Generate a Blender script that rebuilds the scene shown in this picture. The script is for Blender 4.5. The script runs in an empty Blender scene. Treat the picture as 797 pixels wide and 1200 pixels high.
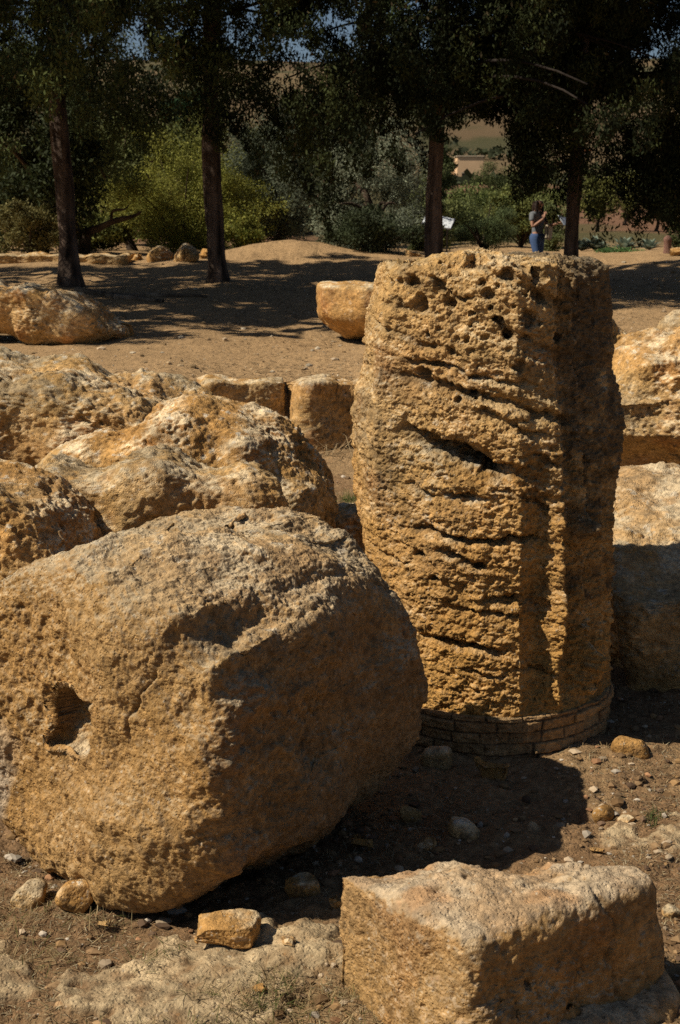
import bpy, math, random
import numpy as np
from mathutils import Vector, Matrix
from mathutils.bvhtree import BVHTree

R = math.radians
rng = np.random.default_rng(7)
random.seed(7)
scn = bpy.context.scene
COL = scn.collection

# ------------------------------------------------------------------ camera
CAM_Z, PITCH, FPX = 1.65, R(11.56), 1760.0
cam = bpy.data.cameras.new('camera'); camo = bpy.data.objects.new('camera', cam); COL.objects.link(camo)
camo.location = (0, 0, CAM_Z); camo.rotation_euler = (math.pi / 2 - PITCH, 0, 0)
cam.sensor_fit = 'VERTICAL'; cam.sensor_height = 36; cam.lens = FPX / 1200 * 36
cam.clip_start = 0.1; cam.clip_end = 6000
cam.dof.use_dof = True; cam.dof.focus_distance = 6.0; cam.dof.aperture_fstop = 9
scn.camera = camo

def at(px, py, Y):
    """world point seen at photo pixel (px,py), at forward distance Y"""
    dx, dy = (px - 398.5) / FPX, (600 - py) / FPX
    fy = math.cos(PITCH) + dy * math.sin(PITCH); fz = -math.sin(PITCH) + dy * math.cos(PITCH)
    t = Y / fy
    return (dx * t, Y, CAM_Z + fz * t)

# ------------------------------------------------------------------ light
SUN_EL, SUN_AZ = R(47), R(75)                  # azimuth measured from behind the camera towards the left
sdir = np.array([-math.sin(SUN_AZ) * math.cos(SUN_EL), -math.cos(SUN_AZ) * math.cos(SUN_EL), math.sin(SUN_EL)])
w = bpy.data.worlds.new("World"); scn.world = w; w.use_nodes = True
nt = w.node_tree; bg = nt.nodes['Background']
sky = nt.nodes.new('ShaderNodeTexSky'); sky.sky_type = 'NISHITA'; sky.sun_disc = False
sky.sun_elevation = SUN_EL; sky.sun_rotation = math.atan2(sdir[0], sdir[1])
sky.air_density = 0.8; sky.dust_density = 1.0; sky.altitude = 700; sky.ozone_density = 1.0
nt.links.new(sky.outputs[0], bg.inputs[0]); bg.inputs[1].default_value = 0.05
sl = bpy.data.lights.new('sun', 'SUN'); slo = bpy.data.objects.new('sun', sl); COL.objects.link(slo)
sl.energy = 5.0; sl.angle = R(0.5); sl.color = (1.0, 0.915, 0.775)
slo.rotation_euler = Vector(sdir).to_track_quat('Z', 'Y').to_euler(); slo.location = (-20, -5, 30)
scn.view_settings.view_transform = 'Standard'; scn.view_settings.look = 'None'
scn.view_settings.exposure = 0; scn.view_settings.gamma = 1
scn.render.engine = 'CYCLES'
scn.cycles.max_bounces = 6; scn.cycles.diffuse_bounces = 1; scn.cycles.use_denoising = False
try:
    scn.cycles.denoiser = 'OPENIMAGEDENOISE'; scn.cycles.denoising_prefilter = 'ACCURATE'
except Exception: pass

# ------------------------------------------------------------------ tagging
def tag(o, label=None, cat=None, group=None, kind=None):
    if label: o['label'] = label
    if cat: o['category'] = cat
    if group: o['group'] = group
    if kind: o['kind'] = kind
    return o
def empty(name, loc=(0, 0, 0), rz=0.0):
    o = bpy.data.objects.new(name, None); COL.objects.link(o); o.location = loc; o.rotation_euler = (0, 0, rz)
    o.empty_display_size = 0.2
    return o

# ------------------------------------------------------------------ mesh building
def mesh_np(name, V, F, mat, parent=None, smooth=True, color=None, loc=None):
    V = np.ascontiguousarray(V, dtype=np.float32); F = np.ascontiguousarray(F, dtype=np.int32)
    m = bpy.data.meshes.new(name); k = F.shape[1]
    m.vertices.add(len(V)); m.vertices.foreach_set('co', V.ravel())
    m.loops.add(F.size); m.loops.foreach_set('vertex_index', F.ravel())
    m.polygons.add(len(F)); m.polygons.foreach_set('loop_start', np.arange(len(F), dtype=np.int32) * k)
    m.polygons.foreach_set('loop_total', np.full(len(F), k, dtype=np.int32))
    m.polygons.foreach_set('use_smooth', np.full(len(F), smooth, dtype=bool))
    m.update(calc_edges=True)
    if color is not None: set_col(m, color)
    m.materials.append(mat)
    o = bpy.data.objects.new(name, m); COL.objects.link(o)
    if parent: o.parent = parent
    if loc is not None: o.location = loc
    return o
def set_col(m, c):
    a = m.color_attributes.get('Col') or m.color_attributes.new('Col', 'FLOAT_COLOR', 'POINT')
    cc = np.ones((len(m.vertices), 4), dtype=np.float32); cc[:, :3] = np.clip(c, 0, 1); a.data.foreach_set('color', cc.ravel())
def get_v(m):
    a = np.empty(len(m.vertices) * 3, dtype=np.float32); m.vertices.foreach_get('co', a); return a.reshape(-1, 3).astype(np.float64)
def set_v(m, V):
    m.vertices.foreach_set('co', np.ascontiguousarray(V, dtype=np.float32).ravel()); m.update()
def normals(m):
    a = np.empty(len(m.vertices) * 3, dtype=np.float32); m.vertices.foreach_get('normal', a)
    return a.reshape(-1, 3).astype(np.float64)

# ------------------------------------------------------------------ noise volumes (periodic)
NV = 96
def fft_volume(beta, lo, seed):
    r = np.random.default_rng(seed); f = np.fft.fftn(r.standard_normal((NV, NV, NV)))
    k = np.fft.fftfreq(NV) * NV; kk = np.sqrt(k[:, None, None] ** 2 + k[None, :, None] ** 2 + k[None, None, :] ** 2)
    amp = np.where(kk >= lo, np.maximum(kk, 1e-6) ** (-beta), 0) * np.exp(-(kk / 36.0) ** 2)
    v = np.real(np.fft.ifftn(f * amp)); v -= v.mean(); return (v / v.std()).astype(np.float32)
FB1, FB2 = fft_volume(2.6, 1, 1), fft_volume(2.6, 1, 2)
FBR = fft_volume(1.9, 2, 3)
def worley_volume(cells, seed):
    r = np.random.default_rng(seed); s = NV // cells; P = r.random((cells, cells, cells, 3)); siz = r.random((cells, cells, cells))
    g = np.arange(NV) / s; out = np.full((NV, NV, NV), 9.0, dtype=np.float32); rad = np.zeros((NV, NV, NV), dtype=np.float32)
    ci = (np.arange(NV) // s)
    for dx in (-1, 0, 1):
        for dy in (-1, 0, 1):
            for dz in (-1, 0, 1):
                ix, iy, iz = (ci + dx) % cells, (ci + dy) % cells, (ci + dz) % cells
                Q = P[np.ix_(ix, iy, iz)]; S = siz[np.ix_(ix, iy, iz)]
                ddx = (ci + dx)[:, None, None] + Q[..., 0] - g[:, None, None]
                ddy = (ci + dy)[None, :, None] + Q[..., 1] - g[None, :, None]
                ddz = (ci + dz)[None, None, :] + Q[..., 2] - g[None, None, :]
                d = np.sqrt(ddx ** 2 + ddy ** 2 + ddz ** 2) / (0.35 + 0.65 * S)
                mk = d < out; out[mk] = d[mk]; rad[mk] = S[mk]
    return out
WO = worley_volume(8, 5)            # tile of 8 cells
def samp(vol, P):
    """trilinear, periodic; P in tile units"""
    Q = np.mod(P, 1.0) * NV; i = np.floor(Q).astype(np.int64); f = (Q - i).astype(np.float32); i %= NV; j = (i + 1) % NV
    f = f * f * (3 - 2 * f) * 0.5 + f * 0.5
    x0, y0, z0 = i.T; x1, y1, z1 = j.T; fx, fy, fz = f.T; v = vol.ravel(); n = NV
    def g(a, b, c): return v[(a * n + b) * n + c]
    return ((g(x0, y0, z0) * (1 - fx) + g(x1, y0, z0) * fx) * (1 - fy) + (g(x0, y1, z0) * (1 - fx) + g(x1, y1, z0) * fx) * fy) * (1 - fz) + \
           ((g(x0, y0, z1) * (1 - fx) + g(x1, y0, z1) * fx) * (1 - fy) + (g(x0, y1, z1) * (1 - fx) + g(x1, y1, z1) * fx) * fy) * fz
def sst(a, b, x):
    t = np.clip((x - a) / (b - a), 0, 1); return t * t * (3 - 2 * t)
def mix(a, b, t):
    t = np.asarray(t)[..., None]; return a * (1 - t) + b * t
C = lambda r, g, b: np.array([r, g, b], dtype=float)

def rotm(i):
    return np.array(Matrix.Rotation(.7 + i * 1.31, 3, Vector((.3 + .2 * i, .7 - .3 * i, .5))).to_3x3())
RM = [rotm(i) for i in range(6)]
# ------------------------------------------------------------------ materials
def mat_attr(name, bump=0.002, scale=140.0, rough=0.95, var=0.25, spec=0.15, trans=0.0, speck=0.0):
    m = bpy.data.materials.new(name); m.use_nodes = True; t = m.node_tree; b = t.nodes['Principled BSDF']; L = t.links.new
    a = t.nodes.new('ShaderNodeAttribute'); a.attribute_name = 'Col'
    tc = t.nodes.new('ShaderNodeTexCoord')
    n1 = t.nodes.new('ShaderNodeTexNoise'); n1.inputs['Scale'].default_value = scale * 0.35; n1.inputs['Detail'].default_value = 6
    L(tc.outputs['Object'], n1.inputs['Vector'])
    mr = t.nodes.new('ShaderNodeMapRange'); mr.inputs[1].default_value = 0.25; mr.inputs[2].default_value = 0.75
    mr.inputs[3].default_value = 1 - var; mr.inputs[4].default_value = 1 + var
    L(n1.outputs['Fac'], mr.inputs[0])
    mx = t.nodes.new('ShaderNodeMix'); mx.data_type = 'RGBA'; mx.blend_type = 'MULTIPLY'; mx.inputs[0].default_value = 1
    L(a.outputs['Color'], mx.inputs[6]); L(mr.outputs[0], mx.inputs[7]); last = mx.outputs[2]
    if speck:
        v = t.nodes.new('ShaderNodeTexVoronoi'); v.inputs['Scale'].default_value = scale * 0.5
        L(tc.outputs['Object'], v.inputs['Vector'])
        v2 = t.nodes.new('ShaderNodeTexNoise'); v2.inputs['Scale'].default_value = 9; L(tc.outputs['Object'], v2.inputs['Vector'])
        md = t.nodes.new('ShaderNodeMath'); md.operation = 'MULTIPLY'; md.inputs[1].default_value = 0.62
        L(v2.outputs['Fac'], md.inputs[0])
        lt = t.nodes.new('ShaderNodeMath'); lt.operation = 'LESS_THAN'; L(v.outputs['Distance'], lt.inputs[0]); 
        sb = t.nodes.new('ShaderNodeMath'); sb.operation = 'SUBTRACT'; L(md.outputs[0], sb.inputs[0]); sb.inputs[1].default_value = 0.13
        L(sb.outputs[0], lt.inputs[1])
        ml = t.nodes.new('ShaderNodeMath'); ml.operation = 'MULTIPLY'; ml.inputs[1].default_value = speck; L(lt.outputs[0], ml.inputs[0])
        hs = t.nodes.new('ShaderNodeMix'); hs.data_type = 'RGBA'; L(ml.outputs[0], hs.inputs[0]); L(last, hs.inputs[6])
        sv = t.nodes.new('ShaderNodeSeparateColor'); L(v.outputs['Color'], sv.inputs[0])
        cr = t.nodes.new('ShaderNodeValToRGB'); L(sv.outputs[0], cr.inputs[0])
        cr.color_ramp.elements[0].color = (.10, .075, .045, 1); cr.color_ramp.elements[1].color = (.62, .55, .42, 1)
        e = cr.color_ramp.elements.new(0.45); e.color = (.40, .20, .07, 1)
        L(cr.outputs[0], hs.inputs[7]); last = hs.outputs[2]
    L(last, b.inputs['Base Color'])
    b.inputs['Roughness'].default_value = rough; b.inputs['Specular IOR Level'].default_value = spec
    if bump:
        n2 = t.nodes.new('ShaderNodeTexNoise'); n2.inputs['Scale'].default_value = scale; n2.inputs['Detail'].default_value = 8
        n2.inputs['Roughness'].default_value = 0.7
        L(tc.outputs['Object'], n2.inputs['Vector'])
        bp = t.nodes.new('ShaderNodeBump'); bp.inputs['Distance'].default_value = bump; bp.inputs['Strength'].default_value = 1.0
        vp = t.nodes.new('ShaderNodeTexVoronoi'); vp.inputs['Scale'].default_value = scale * .75; L(tc.outputs['Object'], vp.inputs['Vector'])
        v3 = t.nodes.new('ShaderNodeMapRange'); v3.inputs[1].default_value = .05; v3.inputs[2].default_value = .45; L(vp.outputs['Distance'], v3.inputs[0])
        n3 = t.nodes.new('ShaderNodeTexNoise'); n3.inputs['Scale'].default_value = scale * .12; n3.inputs['Detail'].default_value = 3; L(tc.outputs['Object'], n3.inputs['Vector'])
        m3 = t.nodes.new('ShaderNodeMath'); m3.operation = 'MULTIPLY'; L(v3.outputs[0], m3.inputs[0]); L(n3.outputs['Fac'], m3.inputs[1])
        a3 = t.nodes.new('ShaderNodeMath'); a3.operation = 'ADD'; L(n2.outputs['Fac'], a3.inputs[0]); L(m3.outputs[0], a3.inputs[1])
        L(a3.outputs[0], bp.inputs['Height']); L(bp.outputs[0], b.inputs['Normal'])
    if trans:
        tr = t.nodes.new('ShaderNodeBsdfTranslucent'); L(last, tr.inputs[0]); ms = t.nodes.new('ShaderNodeMixShader')
        ms.inputs[0].default_value = trans; L(b.outputs[0], ms.inputs[1]); L(tr.outputs[0], ms.inputs[2])
        L(ms.outputs[0], t.nodes['Material Output'].inputs[0])
    return m
def mat_plain(name, col, rough=0.8, var=0.15, scale=20.0, spec=0.3):
    m = bpy.data.materials.new(name); m.use_nodes = True; t = m.node_tree; b = t.nodes['Principled BSDF']
    tc = t.nodes.new('ShaderNodeTexCoord'); n = t.nodes.new('ShaderNodeTexNoise'); n.inputs['Scale'].default_value = scale; n.inputs['Detail'].default_value = 5
    t.links.new(tc.outputs['Object'], n.inputs['Vector'])
    cr = t.nodes.new('ShaderNodeValToRGB'); t.links.new(n.outputs['Fac'], cr.inputs[0])
    cr.color_ramp.elements[0].position = 0.3; cr.color_ramp.elements[1].position = 0.7
    cr.color_ramp.elements[0].color = tuple(c * (1 - var) for c in col) + (1,); cr.color_ramp.elements[1].color = tuple(min(1, c * (1 + var)) for c in col) + (1,)
    t.links.new(cr.outputs[0], b.inputs['Base Color']); b.inputs['Roughness'].default_value = rough; b.inputs['Specular IOR Level'].default_value = spec
    return m
M_ROCK = mat_attr('weathered_sandstone', bump=0.009, scale=120, var=0.42, speck=0.6)
M_GROUND = mat_attr('dry_earth', bump=0.014, scale=90, var=0.45, speck=0.5)
M_PEB = mat_attr('pebble_stone', bump=0.0, scale=60, var=0.2)
M_LEAF = mat_attr('foliage', bump=0.0, scale=8, var=0.35, rough=0.75, spec=0.25, trans=0.25)
M_CYP = mat_attr('cypress_foliage', bump=0.0, scale=6, var=0.4, rough=0.8, spec=0.12, trans=0.10)
M_BARK = mat_attr('tree_bark', bump=0.03, scale=14, var=0.45)
M_STRAW = mat_attr('dry_grass', bump=0.0, scale=40, var=0.2, trans=0.2)

# ------------------------------------------------------------------ rocks
def cube_dirs(n):
    t = np.tan(np.linspace(-1, 1, n + 1) * math.pi / 4); a, b = np.meshgrid(t, t, indexing='ij'); o = np.ones_like(a)
    faces = [(o, a, b), (-o, b, a), (b, o, a), (a, -o, b), (a, b, o), (b, a, -o)]
    V, F = [], []; q = (n + 1) ** 2
    idx = np.arange(q).reshape(n + 1, n + 1)
    quad = np.stack([idx[:-1, :-1], idx[1:, :-1], idx[1:, 1:], idx[:-1, 1:]], -1).reshape(-1, 4)
    for k, f in enumerate(faces):
        V.append(np.stack(f, -1).reshape(-1, 3)); F.append(quad + k * q)
    V = np.concatenate(V); F = np.concatenate(F)
    key = np.round(V * 1e5).astype(np.int64)
    _, first, inv = np.unique(key, axis=0, return_index=True, return_inverse=True)
    return V[first], inv.reshape(-1)[F]
OCHRE, TAN, PALE, GREY = C(.46, .250, .080), C(.55, .335, .125), C(.66, .51, .31), C(.38, .295, .175)
RUST, DARK, LICH = C(.38, .17, .055), C(.085, .062, .04), C(.58, .52, .41)
def rock_color(P, N, cav, seed, greytop=0.6, warm=0.5):
    o = seed * 0.37
    a = samp(FB1, P / 1.1 + o); b = samp(FB2, P / 0.55 + o); c = samp(FBR, P / 0.5 - o); d = samp(FBR, P / 0.21 + o)
    col = mix(np.broadcast_to(OCHRE, P.shape), TAN, sst(-1, 1.2, a))
    col = mix(col, RUST, sst(.5, 2.2, b + (warm - .5) * 2) * .7)
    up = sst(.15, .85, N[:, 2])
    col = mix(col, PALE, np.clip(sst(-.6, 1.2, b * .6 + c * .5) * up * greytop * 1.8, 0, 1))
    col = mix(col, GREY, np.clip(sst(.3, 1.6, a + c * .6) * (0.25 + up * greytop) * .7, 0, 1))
    col = mix(col, LICH, sst(1.5, 2.1, d + .25 * c) * (0.25 + .55 * up))
    col = mix(col, DARK, sst(1.15, 2.1, -d + .35 * a) * .55)
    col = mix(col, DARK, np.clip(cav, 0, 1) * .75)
    rr = np.random.default_rng(int(seed * 10)); g_ = rr.uniform(0, .22); col = mix(col, np.broadcast_to(C(.48, .38, .24), P.shape), g_ * sst(-1.2, .8, samp(FB1, P / .9 - o)))
    bnd = samp(FBR, np.stack([P[:, 0] * .3, P[:, 1] * .3, P[:, 2] * 1.6 + .3 * P[:, 0]], -1) / .8 + o)
    return col * (1 + .10 * c + .10 * bnd)[:, None] * 1.08 * rr.uniform(.92, 1.08)

def roughen(m, rough, seed, pits=1.0, strata=None, big=1.0, protect=None):
    """displace a dense mesh along its normals in three passes; returns cavity value"""
    o = seed * 1.713
    V = get_v(m); N = normals(m)
    h = 0.055 * big * samp(FB1, V / 1.9 + o) + .022 * samp(FB2, V / .62 + o)
    if protect is not None: h *= protect(V)
    ck = np.exp(-(samp(FB2, V / 1.5 + o + .5) / .045) ** 2) * sst(.1, .9, samp(FB1, V / 1.2 - o)) * np.minimum(1, big)
    h = h - .022 * ck
    V = V + N * (h * rough)[:, None]; set_v(m, V); N = normals(m)
    q = V.copy()
    if strata is not None: q = strata(V)
    rm = sst(-.7, 1.1, samp(FB2, V / .9 - o))                  # where the surface is spongy
    h2 = .0045 * samp(FBR, q @ RM[0] / .46 + o) * (0.35 + rm) - .005 * np.abs(samp(FB1, q @ RM[1] / .37 - o)) * rm
    w1 = samp(WO, V @ RM[2] / .62 + o + .03 * samp(FB1, V / .3)[:, None])
    pit = (1 - sst(.15, .42, w1)) * rm
    h2 -= pits * .015 * pit
    V = V + N * (h2 * rough)[:, None]; set_v(m, V); N = normals(m)
    w2 = samp(WO, V @ RM[3] / .24 + o + .03 * samp(FB1, V / .1)[:, None]); pit2 = (1 - sst(.12, .40, w2)) * sst(-.5, 1., samp(FB1, V / .5 + o))
    h3 = .0022 * samp(FBR, V @ RM[4] / .17 + o) + .0011 * samp(FBR, V @ RM[5] / .09 + o) - pits * .007 * pit2
    V = V + N * (h3 * rough)[:, None]; set_v(m, V)
    return np.clip(pit * .55 + pit2 * .5 + sst(.9, 2.4, -samp(FBR, q / .42 + o)) * .3 + ck * .7, 0, 1)

ROCKS = {}
def rock(name, label, cat, c, half, yaw=0, pitch=0, roll=0, k=6, cuts=(), n=60, rough=1.0, seed=1, pits=1.0,
         post=None, cyl=None, group=None, greytop=.6, warm=.5, big=1.0, tint=None, strata=None):
    half = np.array(half, float); D, F = cube_dirs(n); D = D * half; D /= np.linalg.norm(D, axis=1)[:, None]
    s = np.zeros(len(D))
    axes = [(0, 1), (0, -1), (1, 1), (1, -1), (2, 1), (2, -1)]
    for ax, sg in axes:
        if cyl is not None and ax != cyl[0]: continue
        s += np.maximum(0, sg * D[:, ax] / half[ax]) ** k
    if cyl is not None:
        ax, nfl, dep, ph = cyl; u, v = [i for i in range(3) if i != ax]
        th = np.arctan2(D[:, v], D[:, u]); pe = 2.6 if nfl == 0 else 2.0; rr = (np.abs(D[:, u] / half[u]) ** pe + np.abs(D[:, v] / half[v]) ** pe) ** (1 / pe)
        fl = 1 - dep * np.abs(np.sin((th + ph) * nfl / 2)) if nfl else 1.0
        s += (rr / fl) ** k
    for nn, d in cuts:
        nn = np.array(nn, float); nn /= np.linalg.norm(nn); s += np.maximum(0, D @ nn / d) ** k
    V = D * (s ** (-1 / k))[:, None]
    rot = np.array(Matrix.Rotation(R(yaw), 3, 'Z') @ Matrix.Rotation(R(pitch), 3, 'Y') @ Matrix.Rotation(R(roll), 3, 'X'))
    V = V @ rot.T
    if post: V = post(V)
    o = mesh_np(name, V, F, M_ROCK, loc=c)
    m = o.data
    N0 = normals(m)
    cav = roughen(m, rough, seed, pits, big=big, strata=strata)
    V = get_v(m); N = normals(m); col = rock_color(V, N, cav, seed, greytop, warm)
    if tint is not None: col = tint(V, N, col)
    set_col(m, col)
    tag(o, label, cat, group); ROCKS[name + str(seed)] = o
    return o

# ------------------------------------------------------------------ ground
def seg_step(x, y):
    edge = 14.02 + .10 * np.sin(x * 2.1) + .18 * np.sin(x * .73 + 1)
    edge = np.where((x > -1.3) & (x < .6), 14.12, edge)
    return sst(edge - .12, edge + .12, y)
def ground_z(x, y, fine=True):
    x = np.asarray(x, float); y = np.asarray(y, float)
    ys = [-3000, 13.5, 14.6, 19, 22, 25, 28, 31, 33.5, 37, 44, 60, 120, 250, 380, 520, 700, 1500, 4000]
    zs = [0, 0, 0, .05, .17, .40, .52, .66, .68, .62, .68, .90, 2.0, 4.9, 19, 46, 62, 70, 60]
    z = np.interp(y, ys, zs)
    z = np.where(y < 33, z, z)
    z -= .6 * (1 - seg_step(x, y))
    z -= .42 * np.exp(-((x - 3.6) / 1.1) ** 2 - ((y - 28.7) / 1.5) ** 2)
    z += .32 * np.exp(-((x + .95) / 1.2) ** 2 - ((y - 31) / 1.1) ** 2)           # dirt mound
    z += .10 * np.exp(-((x + 3.3) / 1.5) ** 2 - ((y - 6.0) / 2.0) ** 2)
    P = np.stack([x, y, np.zeros_like(x)], -1)
    far = sst(60, 300, y)
    z += far * 4.0 * samp(FB1, P / 700.0 + .3)
    z += .035 * samp(FB1, P / 9.0) * sst(12, 20, y) + .018 * samp(FB2, P / 3.1 + .2)
    if fine:
        near = 1 - sst(10, 16, y)
        z += .010 * samp(FBR, P @ RM[0] / 1.7 + .7) * (.25 + .75 * near) + .005 * near * samp(FBR, P @ RM[1] / .45 + .1) + .006 * samp(FB1, P @ RM[2] / .8)
        pm = pale_mask(x, y); z += .018 * pm
    return z
def pale_mask(x, y):
    P = np.stack([x, y, np.zeros_like(x)], -1)
    nz = samp(FB2, P / .9 + .4) * .055 + samp(FBR, P / .5) * .018
    yc = 4.08 + .10 * np.sin(x * 4.5 + 1.0) + .10 * (x + .5)
    m1 = sst(.27, .22, np.abs(y - yc) + nz * 2.2 + .25 * sst(.02, .35, x) + .0) 
    q = np.hypot((x - 1.0) / .24, (y - 5.08) / .20); m2 = sst(1.05, .8, q + nz * 6)
    q = np.hypot((x + 1.25) / .25, (y - 3.95) / .12); m3 = sst(1.05, .8, q + nz * 6)
    return np.clip(m1 + m2 + m3, 0, 1)

def axis_steps(lo, hi, step, far, grow=1.035):
    a = list(np.arange(lo, hi, step)); s = step; v = a[-1]
    up = []
    while v < far: s *= grow; v += s; up.append(v)
    s = step; v = lo; dn = []
    while v > -far: s *= grow; v -= s; dn.append(v)
    return np.array(dn[::-1] + a + up)
xs = axis_steps(-1.9, 2.3, .0085, 2600, 1.05)
ys = axis_steps(3.5, 7.2, .0085, 3600, 1.0125)
ys = ys[(ys > -60)]
ys = np.concatenate([[-2500, -900, -300, -120], ys])
X, Yg = np.meshgrid(xs, ys, indexing='xy'); x, y = X.ravel(), Yg.ravel()
z = ground_z(x, y)
nx, ny = len(xs), len(ys); idx = np.arange(nx * ny).reshape(ny, nx)
F = np.stack([idx[:-1, :-1], idx[:-1, 1:], idx[1:, 1:], idx[1:, :-1]], -1).reshape(-1, 4)
P = np.stack([x, y, np.zeros_like(x)], -1)
n1 = samp(FB1, P / 2.3 + .6); n2 = samp(FBR, P / .8 + .2); n3 = samp(FBR, P / .3)
SOIL, DIRT, HILL, LITT = C(.265, .158, .078), C(.43, .275, .135), C(.12, .08, .042), C(.10, .062, .032)
col = mix(np.broadcast_to(SOIL, P.shape), DIRT * .8, sst(-.1, 2.2, n1 + .5 * n2))
col = mix(col, LITT, sst(.4, 2.0, -n1 + .6 * n3) * .6)
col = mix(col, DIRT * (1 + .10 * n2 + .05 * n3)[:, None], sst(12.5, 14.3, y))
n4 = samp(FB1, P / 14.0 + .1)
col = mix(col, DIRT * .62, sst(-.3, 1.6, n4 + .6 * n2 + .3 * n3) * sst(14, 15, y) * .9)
pm = pale_mask(x, y)
col = mix(col, C(.55, .41, .235) * (1 + .14 * n2)[:, None], np.clip(pm * (.85 + .3 * n3), 0, 1))
fieldc = mix(np.broadcast_to(C(.20, .105, .058), P.shape), C(.10, .085, .035), sst(-.2, 1.3, samp(FB2, P / 25. + .3)))
col = mix(col, fieldc, sst(36, 44, y))
hc = mix(np.broadcast_to(HILL, P.shape), C(.17, .12, .06), sst(-1, 1, samp(FB1, P / 260. + .3)))
hc = mix(hc, C(.05, .055, .022), sst(.1, .9, samp(FBR, P / 180. + .3)) * .8)
col = mix(col, hc, sst(140, 240, y))
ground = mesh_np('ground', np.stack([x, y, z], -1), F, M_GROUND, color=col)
tag(ground, kind='structure')
def gz(x, y): return float(ground_z(np.array([x]), np.array([y]))[0])

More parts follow.
